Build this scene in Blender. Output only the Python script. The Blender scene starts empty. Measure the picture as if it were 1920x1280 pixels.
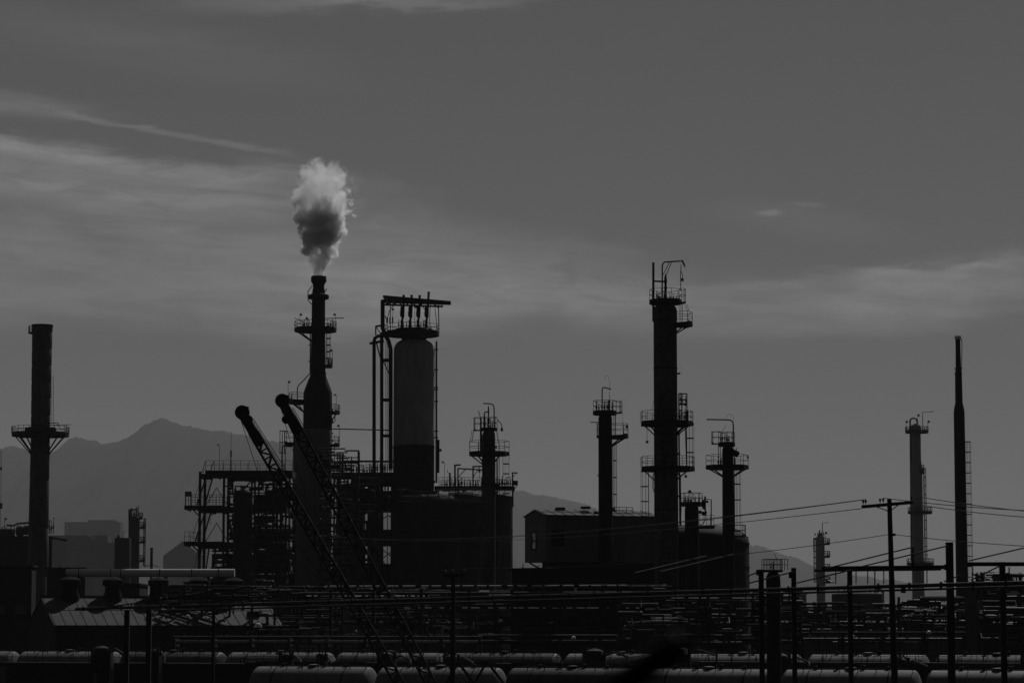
import bpy, math, random
from math import radians as R, sin, cos, pi, sqrt
from mathutils import Vector, Matrix
random.seed(11)
sc = bpy.context.scene
COL = sc.collection
# ------------------------------------------------------------------ camera
F = 5000.0; PITCH = R(6.05); CAMZ = 6.9
cam = bpy.data.cameras.new('camera'); camo = bpy.data.objects.new('camera', cam); COL.objects.link(camo)
cam.sensor_width = 36; cam.lens = 36 * F / 1920; cam.clip_start = 0.5; cam.clip_end = 60000
camo.location = (0, 0, CAMZ); camo.rotation_euler = (R(90) + PITCH, 0, 0)
cam.dof.use_dof = True; cam.dof.focus_distance = 260; cam.dof.aperture_fstop = 4.0
sc.camera = camo
# ------------------------------------------------------------------ exposure, sun, sky
sc.view_settings.view_transform = 'Standard'; sc.view_settings.look = 'None'
sc.view_settings.gamma = 1; sc.view_settings.use_curve_mapping = False
sc.view_settings.exposure = -1.25
SUN_EL, SUN_AZ = R(45), R(26)          # azimuth measured to the right of the view direction
sl = bpy.data.lights.new('sun', 'SUN'); sl.energy = 5.0; sl.angle = R(0.53); sl.color = (1.0, 1.0, 1.0)
so = bpy.data.objects.new('sun', sl); COL.objects.link(so); so.location = (60, 150, 120)
sd = Vector((sin(SUN_AZ) * cos(SUN_EL), cos(SUN_AZ) * cos(SUN_EL), sin(SUN_EL)))
so.rotation_euler = sd.to_track_quat('Z', 'Y').to_euler()
SKY_BASE = 0.308; SKY_K = 0.865
world = bpy.data.worlds.new('World'); sc.world = world; world.use_nodes = True
nt = world.node_tree; nt.nodes.clear()
class NG:
    """tiny node expression helper"""
    def __init__(s, nt): s.nt = nt
    def n(s, t, **k):
        x = s.nt.nodes.new(t)
        for a, b in k.items(): setattr(x, a, b)
        return x
    def link(s, a, b): s.nt.links.new(a, b)
    def m(s, op, a, b=None, c=None, clamp=False):
        x = s.n('ShaderNodeMath', operation=op); x.use_clamp = clamp
        for i, v in enumerate((a, b, c)):
            if v is None: continue
            if hasattr(v, 'links'): s.link(v, x.inputs[i])
            else: x.inputs[i].default_value = v
        return x.outputs[0]
    def ss(s, v, lo, hi):
        x = s.n('ShaderNodeMapRange', interpolation_type='SMOOTHSTEP'); s.link(v, x.inputs[0])
        x.inputs[1].default_value = lo; x.inputs[2].default_value = hi
        return x.outputs[0]
    def noise(s, vec, scale, detail=3, rough=.55, dist=0.0):
        x = s.n('ShaderNodeTexNoise'); s.link(vec, x.inputs['Vector'])
        x.inputs['Scale'].default_value = scale; x.inputs['Detail'].default_value = detail
        x.inputs['Roughness'].default_value = rough; x.inputs['Distortion'].default_value = dist
        return x.outputs['Fac']
    def xyz(s, x_, y_, z_):
        x = s.n('ShaderNodeCombineXYZ')
        for i, v in enumerate((x_, y_, z_)):
            if hasattr(v, 'links'): s.link(v, x.inputs[i])
            else: x.inputs[i].default_value = v
        return x.outputs[0]
g = NG(nt)
tc = g.n('ShaderNodeTexCoord'); sp = g.n('ShaderNodeSeparateXYZ'); g.link(tc.outputs['Generated'], sp.inputs[0])
sky = g.n('ShaderNodeTexSky', sky_type='NISHITA'); sky.sun_disc = False
sky.sun_elevation = SUN_EL; sky.sun_rotation = SUN_AZ; sky.altitude = 1300; sky.dust_density = 1.5
bw = g.n('ShaderNodeRGBToBW'); g.link(sky.outputs[0], bw.inputs[0])
# sky coordinates: azimuth and elevation in units of 1/5000 rad (U to the right, V downwards, V=1170 on the horizon)
az = g.m('ARCTAN2', sp.outputs[0], sp.outputs[1]); el = g.m('ARCSINE', sp.outputs[2])
U = g.m('MULTIPLY_ADD', az, 5000.0, 960.0); V = g.m('MULTIPLY_ADD', el, -5000.0, 1170.0)
cv = g.xyz(g.m('MULTIPLY', U, .0016), g.m('MULTIPLY', V, .0065), 0.0)
n1 = g.noise(cv, 1.6, 4, .55, .18); n2 = g.noise(cv, 5.0, 6, .66, .8); cv3 = g.xyz(g.m('MULTIPLY', g.m('ADD', U, g.m('MULTIPLY', V, 1.2)), .0035), g.m('MULTIPLY', g.m('SUBTRACT', V, g.m('MULTIPLY', U, .07)), .035), 3.0); n3 = g.noise(cv3, 1.0, 5, .62, .5)
w1 = g.m('SUBTRACT', n1, .5); w2 = g.m('SUBTRACT', n2, .5)
Uw = g.m('ADD', U, g.m('MULTIPLY', w1, 420.0))
Vw = g.m('ADD', g.m('ADD', V, g.m('MULTIPLY', w1, 90.0)), g.m('MULTIPLY', w2, 46.0))
def blob(cx, cy, rx, ry, ang, amp, soft=.75, u=Uw, v=Vw):
    c_, s_ = cos(R(ang)), sin(R(ang))
    du = g.m('SUBTRACT', u, cx); dv = g.m('SUBTRACT', v, cy)
    a = g.m('ADD', g.m('MULTIPLY', du, c_ / rx), g.m('MULTIPLY', dv, s_ / rx))
    b = g.m('ADD', g.m('MULTIPLY', du, -s_ / ry), g.m('MULTIPLY', dv, c_ / ry))
    d = g.m('SQRT', g.m('ADD', g.m('MULTIPLY', a, a), g.m('MULTIPLY', b, b)))
    return g.m('MULTIPLY', g.ss(d, 1.0 + soft * .35, 1.0 - soft), amp)
BL = [  # centre u v, radii, tilt, brightness added (fraction of the clear sky), softness
    (250, 545, 950, 195, 4, .66, .62), (950, 580, 560, 100, 8, .48, .85), (60, 335, 620, 60, 6, .72, .45),
    (-40, 288, 330, 24, 5, .55, .6), (430, 338, 330, 24, 3, .65, .8), (-20, 214, 210, 28, 4, .60, .9),
    (640, 2, 400, 34, -2, .7, .8), (760, 16, 240, 10, -3, .30, .9), (1760, 560, 340, 72, -4, .75, .7), (1770, 515, 230, 22, -4, .35, .9),
    (1300, 570, 360, 58, 2, .45, .9), (1420, 545, 130, 14, 2, .25, .9), (1530, 425, 170, 36, 8, .16, .9), (1070, 500, 260, 60, 14, .26, .9), (1150, 470, 110, 18, 12, .16, .9),
    (500, 440, 500, 60, 3, .14, .9), (250, 95, 460, 60, 8, .2, .9), (700, 400, 260, 60, 20, .22, .9), (1250, 605, 500, 24, 2, .2, .9),
    (2600, 300, 500, 180, 0, .4, .9), (-900, 420, 500, 160, 0, .4, .9)]
acc = None
for b in BL:
    x = blob(*b)
    acc = x if acc is None else g.m('ADD', acc, x)
# contrail: a thin band following a bent line
tr = g.m('ADD', 227.0, g.m('MULTIPLY', g.m('SUBTRACT', U, 100.0), .155))
dv = g.m('ABSOLUTE', g.m('ADD', g.m('SUBTRACT', V, tr), g.m('MULTIPLY', w2, 30.0)))
trail = g.m('MULTIPLY', g.m('MULTIPLY', g.ss(dv, 10.0, 1.0), g.ss(U, 60.0, 170.0)), g.m('MULTIPLY', g.ss(U, 600.0, 420.0), .62))
puff = blob(1450, 405, 28, 8, 0, .65, .9, g.m('ADD', U, g.m('MULTIPLY', w2, 60.0)), g.m('ADD', V, g.m('MULTIPLY', w2, 14.0)))
puff2 = blob(1520, 390, 36, 7, 5, .30, .9, g.m('ADD', U, g.m('MULTIPLY', w2, 60.0)), g.m('ADD', V, g.m('MULTIPLY', w2, 14.0)))
acc = g.m('ADD', g.m('ADD', acc, trail), g.m('ADD', puff, puff2))
tex = g.m('ADD', 1.0, g.m('ADD', g.m('ADD', g.m('MULTIPLY', w2, 1.6), g.m('MULTIPLY', g.m('SUBTRACT', n3, .5), 1.4)), g.m('MULTIPLY', w1, .9)))
acc = g.m('MULTIPLY', acc, tex)
low = g.ss(g.m('ADD', g.m('ADD', V, g.m('MULTIPLY', g.m('SINE', g.m('MULTIPLY', U, .0075)), 14.0)), g.m('MULTIPLY', w1, 150.0)), 665.0, 570.0)          # the cloud deck ends above a clear band over the horizon
acc = g.m('MULTIPLY', g.m('MULTIPLY', acc, low), 1.12)
base = g.m('MULTIPLY', g.m('POWER', bw.outputs[0], .25), SKY_K)
lum = g.m('MULTIPLY', g.m('MULTIPLY', base, g.m('ADD', .86, g.m('MULTIPLY', g.ss(V, -50.0, 650.0), .15))), g.m('ADD', 1.0, acc))
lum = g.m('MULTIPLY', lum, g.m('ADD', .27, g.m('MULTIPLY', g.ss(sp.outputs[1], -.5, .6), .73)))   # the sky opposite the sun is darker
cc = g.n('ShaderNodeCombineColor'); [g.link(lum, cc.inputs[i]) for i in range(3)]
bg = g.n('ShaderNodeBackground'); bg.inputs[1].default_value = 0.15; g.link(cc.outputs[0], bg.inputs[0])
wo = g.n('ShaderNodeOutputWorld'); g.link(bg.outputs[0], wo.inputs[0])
sc.cycles.max_bounces = 10; sc.cycles.volume_bounces = 8
sc.cycles.volume_max_steps = 512

# ------------------------------------------------------------------ pixel -> world helpers
_c, _s = cos(PITCH), sin(PITCH)
def P(px, py, D):
    a = (px - 960) / F; b = (640 - py) / F; k = D / (_c - _s * b)
    return Vector((a * k, D, CAMZ + (_s + _c * b) * k))
# ------------------------------------------------------------------ materials
MATS = {}
def mat(name, col, rough=.6, metal=0.0, var=.35, scale=1.0, streak=0.0, bump=0.0, spec=.5):
    m = bpy.data.materials.new(name); m.use_nodes = True; t = m.node_tree; h = NG(t)
    bs = t.nodes['Principled BSDF']; tcn = h.n('ShaderNodeTexCoord')
    mp = h.n('ShaderNodeMapping'); h.link(tcn.outputs['Object'], mp.inputs[0])
    mp.inputs['Scale'].default_value = (1, 1, .25 if streak else 1)
    nz = h.noise(mp.outputs[0], scale, 6, .65); nf = h.noise(tcn.outputs['Object'], scale * 7, 4, .6)
    v = h.m('ADD', h.m('MULTIPLY', h.m('SUBTRACT', nz, .5), var * 3), h.m('MULTIPLY', h.m('SUBTRACT', nf, .5), var * 1.4))
    v = h.m('MAXIMUM', h.m('ADD', v, 1.0), .15)
    v = h.m('MULTIPLY', v, col)
    c = h.n('ShaderNodeCombineColor'); [h.link(v, c.inputs[i]) for i in range(3)]
    h.link(c.outputs[0], bs.inputs['Base Color'])
    h.link(h.m('ADD', rough - .1, h.m('MULTIPLY', nf, .25)), bs.inputs['Roughness'])
    bs.inputs['Metallic'].default_value = metal; bs.inputs['Specular IOR Level'].default_value = spec
    if bump:
        bp = h.n('ShaderNodeBump'); bp.inputs['Strength'].default_value = bump; bp.inputs['Distance'].default_value = .05
        h.link(nf, bp.inputs['Height']); h.link(bp.outputs[0], bs.inputs['Normal'])
    MATS[name] = m; return m
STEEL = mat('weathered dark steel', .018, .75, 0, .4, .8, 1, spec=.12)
RUST = mat('rusted shell plate', .06, .8, 0, 1.1, .5, 1, .3, spec=.1)
SHELL = mat('grey insulated shell', .13, .7, 0, .25, .4, 1, .15, spec=.15)
PALE = mat('pale insulation cladding', .27, .6, 0, .5, .4, 1, .1, spec=.2)
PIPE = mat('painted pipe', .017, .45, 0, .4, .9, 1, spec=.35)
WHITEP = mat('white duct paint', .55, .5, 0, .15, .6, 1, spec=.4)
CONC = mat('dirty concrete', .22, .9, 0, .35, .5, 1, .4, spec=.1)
DUST = mat('sooty concrete', .03, .9, 0, .35, .5, 1, .4, spec=.1)
TANKP = mat('tank car paint', .10, .7, 0, .6, .7, 1, .1, spec=.3)
TANKSHADE = mat('sooty tank car paint', .03, .6, 0, .45, .7, 1, .1, spec=.2)  # darker copy of the car paint, cast shade put into the colour
ROOF = mat('corrugated roof sheet', .045, .7, 0, .6, .8, 1, .2, spec=.15)
WALLM = mat('corrugated wall sheet', .11, .8, 0, .45, .8, 1, .2, spec=.1)
DWALL = mat('sooty shed wall', .03, .85, 0, .4, .8, 1, .2, spec=.08)
WOOD = mat('creosoted timber', .035, .9, 0, .5, 2, 1, .5, spec=.08)
WIRE = mat('wire', .012, .8, 0, .1, 1, spec=.2)
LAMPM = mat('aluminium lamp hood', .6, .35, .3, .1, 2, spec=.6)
GLASS = mat('dark window glass', .02, .15, 0, .1, 1, spec=.8)
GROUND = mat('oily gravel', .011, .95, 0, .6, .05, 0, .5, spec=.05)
ROCK = mat('mountain rock', .03, .95, 0, .4, .002, 0, 0, spec=0)
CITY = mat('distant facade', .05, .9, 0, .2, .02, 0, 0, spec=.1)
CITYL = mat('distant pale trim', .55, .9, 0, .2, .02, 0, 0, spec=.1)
BALLAST = mat('track ballast', .025, .95, 0, .5, 1, 0, .5, spec=.05)
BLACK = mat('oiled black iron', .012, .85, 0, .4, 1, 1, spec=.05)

# ------------------------------------------------------------------ mesh building
class MB:
    def __init__(s): s.v = []; s.f = []
    def add(s, vs, fs):
        o = len(s.v); s.v += [tuple(x) for x in vs]; s.f += [tuple(i + o for i in f) for f in fs]
    def box(s, c, sx, sy, sz, rz=0):
        c = Vector(c); m = Matrix.Rotation(rz, 3, 'Z')
        vs = [c + m @ Vector((x * sx / 2, y * sy / 2, z * sz / 2)) for x in (-1, 1) for y in (-1, 1) for z in (-1, 1)]
        s.add(vs, [(0, 1, 3, 2), (4, 6, 7, 5), (0, 4, 5, 1), (2, 3, 7, 6), (0, 2, 6, 4), (1, 5, 7, 3)]); return s
    def bar(s, a, b, w, h=None):
        a = Vector(a); b = Vector(b); h = h or w; d = (b - a)
        if d.length < 1e-6: return s
        d.normalize(); up = Vector((0, 0, 1)) if abs(d.z) < .9 else Vector((0, 1, 0))
        x = d.cross(up).normalized() * (w / 2); y = x.cross(d).normalized() * (h / 2)
        vs = [p + i * x + j * y for p in (a, b) for i, j in ((-1, -1), (1, -1), (1, 1), (-1, 1))]
        s.add(vs, [(3, 2, 1, 0), (4, 5, 6, 7), (0, 1, 5, 4), (1, 2, 6, 5), (2, 3, 7, 6), (3, 0, 4, 7)]); return s
    def tube(s, pts, r, n=8, cap=True):
        pts = [Vector(p) for p in pts]; rs = r if isinstance(r, (list, tuple)) else [r] * len(pts)
        rings = []; ref = None
        for i, p in enumerate(pts):
            d = (pts[min(i + 1, len(pts) - 1)] - pts[max(i - 1, 0)])
            d = d.normalized() if d.length > 1e-9 else Vector((0, 0, 1))
            if ref is None: ref = Vector((0, 0, 1)) if abs(d.z) < .8 else Vector((0, 1, 0))
            x = (ref - d * ref.dot(d)).normalized(); ref = x; y = d.cross(x)
            rings.append([p + (x * cos(2 * pi * k / n) + y * sin(2 * pi * k / n)) * rs[i] for k in range(n)])
        vs = [q for r_ in rings for q in r_]; fs = []
        for i in range(len(pts) - 1):
            for k in range(n):
                a, b = i * n + k, i * n + (k + 1) % n; fs.append((a, b, b + n, a + n))
        if cap: fs.append(tuple(reversed(range(n)))); fs.append(tuple(range((len(pts) - 1) * n, len(pts) * n)))
        s.add(vs, fs); return s
    def lathe(s, c, prof, n=32, a0=0, a1=360):
        """profile [(r, z)] around the vertical axis through c=(x, y)"""
        full = abs(a1 - a0) >= 359.9; m = n if full else n + 1; vs = []; fs = []
        for r, z in prof:
            for k in range(m):
                a = R(a0 + (a1 - a0) * k / n); vs.append((c[0] + r * cos(a), c[1] + r * sin(a), z))
        for i in range(len(prof) - 1):
            for k in range(n):
                a = i * m + k; b = i * m + (k + 1) % m; fs.append((a, b, b + m, a + m))
        if full:
            fs.append(tuple(reversed(range(m)))) if prof[0][0] > 1e-6 else None
            if prof[-1][0] > 1e-6: fs.append(tuple(range((len(prof) - 1) * m, len(prof) * m)))
        s.add(vs, fs); return s
    def ring(s, c, r0, r1, z0, z1, n=20, a0=0, a1=360):
        full = abs(a1 - a0) >= 359.9; m = n if full else n + 1; vs = []; fs = []
        for k in range(m):
            a = R(a0 + (a1 - a0) * k / n)
            for r, z in ((r0, z0), (r1, z0), (r1, z1), (r0, z1)): vs.append((c[0] + r * cos(a), c[1] + r * sin(a), z))
        for k in range(n):
            a = k * 4; b = ((k + 1) % m) * 4
            for j in range(4): fs.append((a + j, b + j, b + (j + 1) % 4, a + (j + 1) % 4))
        if not full: fs += [(3, 2, 1, 0), (n * 4, n * 4 + 1, n * 4 + 2, n * 4 + 3)]
        s.add(vs, fs); return s
    def ball(s, c, r, n=10, sz=1.0):
        prof = [(max(r * cos(R(t)), 1e-5), c[2] + r * sz * sin(R(t))) for t in range(-90, 91, 180 // (n // 2 + 1))]
        return s.lathe((c[0], c[1]), prof, n)
    def htank(s, a, b, r, head=.35, n=28):
        """horizontal drum with dished heads from a to b"""
        a = Vector(a); b = Vector(b); d = (b - a).normalized(); pts = []; rs = []
        for t in (0, .12, .3, .5, .7, .87, .97): pts.append(a - d * r * head * (1 - t) ** 1.0 + d * 0); rs.append(max(.02, r * sqrt(1 - (1 - t) ** 2)))
        pts.append(a + d * .02); rs.append(r); pts.append(b - d * .02); rs.append(r)
        for t in (.97, .87, .7, .5, .3, .12, 0): pts.append(b + d * r * head * (1 - t)); rs.append(max(.02, r * sqrt(1 - (1 - t) ** 2)))
        return s.tube(pts, rs, n)
def link(name, mb, m, parent=None, origin=(0, 0, 0)):
    """one mesh object; vertices come in world space"""
    me = bpy.data.meshes.new(name)
    o0 = Vector(origin)
    me.from_pydata([tuple(Vector(v) - o0) for v in mb.v], [], mb.f); me.materials.append(m); me.validate()
    me.polygons.foreach_set('use_smooth', [True] * len(me.polygons)); me.set_sharp_from_angle(angle=R(32))
    o = bpy.data.objects.new(name, me); COL.objects.link(o)
    if parent is None: o.location = o0
    else: o.parent = parent
    return o
def tag(o, label=None, cat=None, group=None, kind=None):
    if label: o['label'] = label
    if cat: o['category'] = cat
    if group: o['group'] = group
    if kind: o['kind'] = kind
    return o
def copy_tree(o, parent=None):
    c = o.copy(); COL.objects.link(c)
    if parent: c.parent = parent
    for ch in o.children: copy_tree(ch, c)
    return c
class Rig:
    """a thing at distance D with its axis at pixel px (read at row py); shapes are given in photo pixels, built in metres"""
    def __init__(s, name, label, cat, px, py, D, group=None, z0=0.0):
        s.D = D; s.u = D / F; s.px = px; p = P(px, py, D); s.x = p.x; s.y = D
        s.o = bpy.data.objects.new(name, None); COL.objects.link(s.o); s.o.location = (s.x, s.y, z0); s.o.empty_display_size = .5
        s.org = Vector((s.x, s.y, z0)); tag(s.o, label, cat, group); s.z0 = z0
    def z(s, py): return P(960, py, s.D).z
    def p(s, px, py, dy=0.0):
        q = P(px, py, s.D); q.y += dy; return q
    def m(s, px): return px * s.u
    def add(s, name, mb, m, parent=None, label=None):
        o = link(name, mb, m, parent or s.o, s.org)
        if label: o['label'] = label
        return o
    def shell(s, prof, m=STEEL, name='shell', n=36, cx=None, cy=0.0, ground=True, label=None):
        pr = [(s.m(w), s.z(y)) for y, w in prof]; pr = sorted(pr, key=lambda t: t[1])
        if ground and pr[0][1] > s.z0: pr.insert(0, (pr[0][0], s.z0))
        x = s.x if cx is None else s.p(cx, prof[len(prof) // 2][0]).x
        return s.add(name, MB().lathe((x, s.y + cy), pr, n), m, label=label)
    def platform(s, py, r, a0=0, a1=360, rin=0.0, rail=20, th=5, cx=None, posts=None, braces=(), drop=22, shell_r=None, m=STEEL, kick=True, n=None, sgap=None, cy=0.0):
        """deck with railing and brackets; r and rin in px around the axis"""
        x = s.x if cx is None else s.p(cx, py).x; c = (x, s.y + cy); u = s.m
        zt = s.z(py); zb = zt - u(th); span = a1 - a0; n = n or max(3, int(abs(span) / 30))
        full = span >= 359
        d = s.add('platform', MB().ring(c, u(max(rin, .01)), u(r), zb, zt, n, a0, a1), m)
        mb = MB(); rt = max(.028, u(.75)); rr = u(r) - .04
        def at(a, z): return Vector((c[0] + rr * cos(R(a)), c[1] + rr * sin(R(a)), z))
        angs = [a0 + span * k / n for k in range(n + (0 if full else 1))]
        for k in range(n):
            a, b = a0 + span * k / n, a0 + span * (k + 1) / n
            for h in (rail, rail * .52): mb.bar(at(a, zt + u(h)), at(b, zt + u(h)), rt)
            if kick: mb.bar(at(a, zt + u(1.2)), at(b, zt + u(1.2)), .02, u(2.2))
            mb.bar(at((a + b) / 2, zt) * 1.0, at((a + b) / 2, zt + u(rail)), rt) if (u(r) * R(abs(b - a)) > 1.4) else None
        for a in angs: mb.bar(at(a, zt - .02), at(a, zt + u(rail)), rt * 1.15)
        if not full:
            for a in (a0, a1):
                q = Vector((c[0] + u(max(rin, .5)) * cos(R(a)), c[1] + u(max(rin, .5)) * sin(R(a)), 0))
                for h in (rail, rail * .52):
                    q1 = q.copy(); q1.z = zt + u(h); mb.bar(at(a, zt + u(h)), q1, rt)
        s.add('railing', mb, m, d)
        if braces:
            bm = MB(); sr = u(shell_r if shell_r else (rin or 10))
            for a in braces:
                e = Vector((c[0] + (u(r) * .86) * cos(R(a)), c[1] + (u(r) * .86) * sin(R(a)), zb + .01))
                f = Vector((s.x + sr * .97 * cos(R(a)), s.y + sr * .97 * sin(R(a)), zb - u(drop)))
                bm.bar(e, f, max(.06, u(2.0)))
                f2 = Vector((f.x, f.y, zb - .06)); bm.bar(e + Vector((0, 0, -.06)), f2, max(.06, u(1.8)))
            s.add('bracket', bm, m, d)
        return d
    def cage(s, px, pyt, pyb, w=13, hoops=30, dy=0.0, m=STEEL, rung=True, side=1, hoop_th=1.6):
        """ladder with safety cage, axis at px; open side of cage is -side in x"""
        u = s.m; q = s.p(px, (pyt + pyb) / 2); x, y = q.x, s.y + dy; zt, zb = s.z(pyt), s.z(pyb)
        lx = x - side * u(w) * .42; mb = MB(); rt = max(.022, u(.55))
        for k in (-.22, .22): mb.bar((lx, y + k, zb), (lx, y + k, zt), rt * 1.5)
        nr = int((zt - zb) / .33)
        if rung:
            for i in range(1, nr): mb.bar((lx, y - .22, zb + i * .33), (lx, y + .22, zb + i * .33), .025)
        l = s.add('ladder', mb, m); cb = MB(); r = u(w) / 2
        angs = [-100, -50, 0, 50, 100]
        pt = lambda a, z: Vector((x + side * r * cos(R(a)) * 1.0, y + .38 * sin(R(a)), z))
        for a in angs: cb.bar(pt(a, zb), pt(a, zt), rt * .8)
        nh = max(2, int(round((pyb - pyt) / hoops)) + 1)
        for i in range(nh):
            z = zb + (zt - zb) * i / (nh - 1); L = [Vector((lx, y - .22, z))] + [pt(a, z) for a in angs] + [Vector((lx, y + .22, z))]
            for a, b in zip(L, L[1:]): cb.bar(a, b, rt * .9, u(hoop_th))
        s.add('safety_cage', cb, m, l); return l
    def tubepx(s, name, pts, w, m=STEEL, dy=0.0, n=8, parent=None, label=None):
        return s.add(name, MB().tube([s.p(a, b, dy) for a, b in pts], s.m(w) / 2, n), m, parent, label)
    def lamp(s, px, pyt, pyb, lean=3, dy=-.6, bright=True):
        """small work lamp on a thin pole"""
        q = s.p(px, pyb, dy); t = s.p(px, pyt + 2, dy); e = s.p(px + lean, pyt, dy)
        r = max(.025, s.m(.45)); o = s.add('lamp_pole', MB().tube([q, t, e], r, 6), STEEL)
        k = max(.16, s.m(2.6))
        s.add('lamp_shade', MB().lathe((e.x, e.y), [(k, e.z - k * .9), (k * .95, e.z - k * .2), (k * .5, e.z + k * .5), (.01, e.z + k * .7)], 12), LAMPM if bright else STEEL, o)
        return o
    def valves(s, px0, px1, py, n=4, h=14, dy=-.4, m=STEEL, name='valve'):
        for i in range(n):
            x = px0 + (px1 - px0) * (i + .5) / n + random.uniform(-1, 1); hh = h * random.uniform(.6, 1.15); c = s.p(x, py, dy + random.uniform(-.5, .5)); u = s.m; mb = MB()
            z = c.z; w = random.uniform(1.2, 2.2)
            pr = [(u(w * .5), z), (u(w * .5), z + u(hh * .3)), (u(w * 1.1), z + u(hh * .3)), (u(w * 1.1), z + u(hh * .36)), (u(w * .7), z + u(hh * .4)), (u(w * .9), z + u(hh * .55)), (u(w * .4), z + u(hh * .62)), (u(w * .3), z + u(hh * .92)), (u(w * 1.0), z + u(hh * .93)), (u(w * 1.0), z + u(hh))]
            mb.lathe((c.x, c.y), pr, 10); s.add(name, mb, m)

# ================================================================== SETTING
def sheet(name, x0, x1, y0, y1, z, m, nx=1, ny=1, kind='structure'):
    mb = MB(); vs = [(x0 + (x1 - x0) * i / nx, y0 + (y1 - y0) * j / ny, z) for j in range(ny + 1) for i in range(nx + 1)]
    fs = [(j * (nx + 1) + i, j * (nx + 1) + i + 1, (j + 1) * (nx + 1) + i + 1, (j + 1) * (nx + 1) + i) for j in range(ny) for i in range(nx)]
    mb.add(vs, fs); o = link(name, mb, m); o['kind'] = kind; return o
sheet('ground', -9000, 9000, -300, 17500, 0, GROUND, 24, 24)
def mountain(pts, D, depth, name):
    pts = sorted(pts); xs = []; px = pts[0][0]
    rnd = random.Random(5)
    while px <= pts[-1][0]: xs.append(px); px += 2.5
    def H(px):
        for (a, ya), (b, yb) in zip(pts, pts[1:]):
            if a <= px <= b:
                t = (px - a) / (b - a); return ya + (yb - ya) * t
        return pts[-1][1]
    J = 26; vs = []; fs = []
    from mathutils import noise as mn
    for j in range(J + 1):
        t = j / J * 2 - 1; y = D + t * depth
        for px in xs:
            q = P(px, H(px), D); h = max(q.z, 5) * (1 - abs(t)) ** .85
            h += (mn.fractal(Vector((px * .03, t * 4, 1.7)), 1, 2, 5) * 34) * (abs(t) ** .5) * (1 - abs(t)) + mn.noise(Vector((px * .13, t * 3, 9))) * 5 * (1 - abs(t))
            h += mn.fractal(Vector((px * .035, t * 5, 4.2)), 1.0, 2, 4) * 9 * (1 - abs(t)) ** .3
            vs.append((q.x, y, h if abs(t) < .99 else -20))
    n = len(xs)
    for j in range(J):
        for i in range(n - 1): fs.append((j * n + i, j * n + i + 1, (j + 1) * n + i + 1, (j + 1) * n + i))
    mb = MB(); mb.add(vs, fs); o = link(name, mb, ROCK); o['kind'] = 'structure'; return o
mountain([(-400, 930), (-200, 880), (-60, 848), (0, 841), (20, 835), (45, 845), (75, 849), (100, 848), (125, 830), (140, 820), (157, 817), (172, 826), (190, 834), (205, 830), (222, 825), (240, 820), (255, 808), (268, 800), (282, 791), (303, 783), (318, 790), (340, 796), (380, 805), (420, 810), (450, 814), (500, 824), (526, 829), (560, 845), (610, 880), (660, 915), (740, 950), (860, 1000), (1000, 1060), (1150, 1120)], 9500, 2600, 'mountain')
mountain([(500, 1060), (620, 960), (700, 925), (800, 912), (900, 910), (960, 918), (985, 922), (1010, 928), (1050, 932), (1080, 940), (1105, 947), (1150, 968), (1220, 990), (1300, 1012), (1380, 1020), (1404, 1020), (1425, 1023), (1440, 1030), (1470, 1040), (1500, 1050), (1530, 1064), (1600, 1078), (1700, 1092), (1800, 1104), (1920, 1112), (2200, 1130)], 11500, 2600, 'mountain')

# ================================================================== CHIMNEYS
def left_chimney():
    t = Rig('chimney', 'thick dark chimney with a wide braced platform halfway up, by the left edge', 'chimney', 76, 800, 385)
    pr = [(609, 19.3), (612, 19.7)]
    y = 622
    while y < 1150:
        w = 19.0 - (y - 622) * .006 if y < 800 else 17.6 + (y - 800) * .006
        pr += [(y, w + .0), (y + 1.2, w - .7), (y + 3, w - .7), (y + 4.2, w)]; y += 31 if y < 790 else 90
    t.shell(pr, RUST, n=40)
    t.add('flange', MB().ring((t.x, t.y), t.m(18), t.m(20.2), t.z(612), t.z(609), 40), STEEL)
    t.platform(813, 54, rail=13, th=5, braces=(-170, -140, -115, -60, -35, -8, 30, 150), drop=34, shell_r=17, n=14)
    mb = MB()
    for a in (-160, -120, -60, -20, 20, 160):
        t.add('burner_box', MB().box((t.x + t.m(25) * cos(R(a)), t.y + t.m(25) * sin(R(a)), t.z(806)), t.m(8), t.m(8), t.m(9), R(a)), STEEL)
    t.add('jib_arm', MB().bar(t.p(92, 793, -.3), t.p(110, 793, -.3), .12).bar(t.p(92, 797, -.3), t.p(134, 796, -.3), .08).bar(t.p(110, 793, -.3), t.p(110, 800, -.3), .08).bar(t.p(121, 796, -.3), t.p(121, 812, -.3), .08).bar(t.p(125, 796, -.3), t.p(125, 812, -.3), .08), STEEL)
    t.platform(623, 26, 150, 215, rin=18, rail=11, th=2.5, n=3)
    mb = MB(); 
    for dx in (0, .35): mb.bar(t.p(96.5, 705) + Vector((dx, -.2, 0)), t.p(96.5, 812) + Vector((dx, -.2, 0)), .05)
    for i in range(22): mb.bar(t.p(96.5, 706 + i * 4.8) + Vector((0, -.2, 0)), t.p(96.5, 706 + i * 4.8) + Vector((.35, -.2, 0)), .035)
    t.add('ladder', mb, STEEL)
left_chimney()
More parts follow.
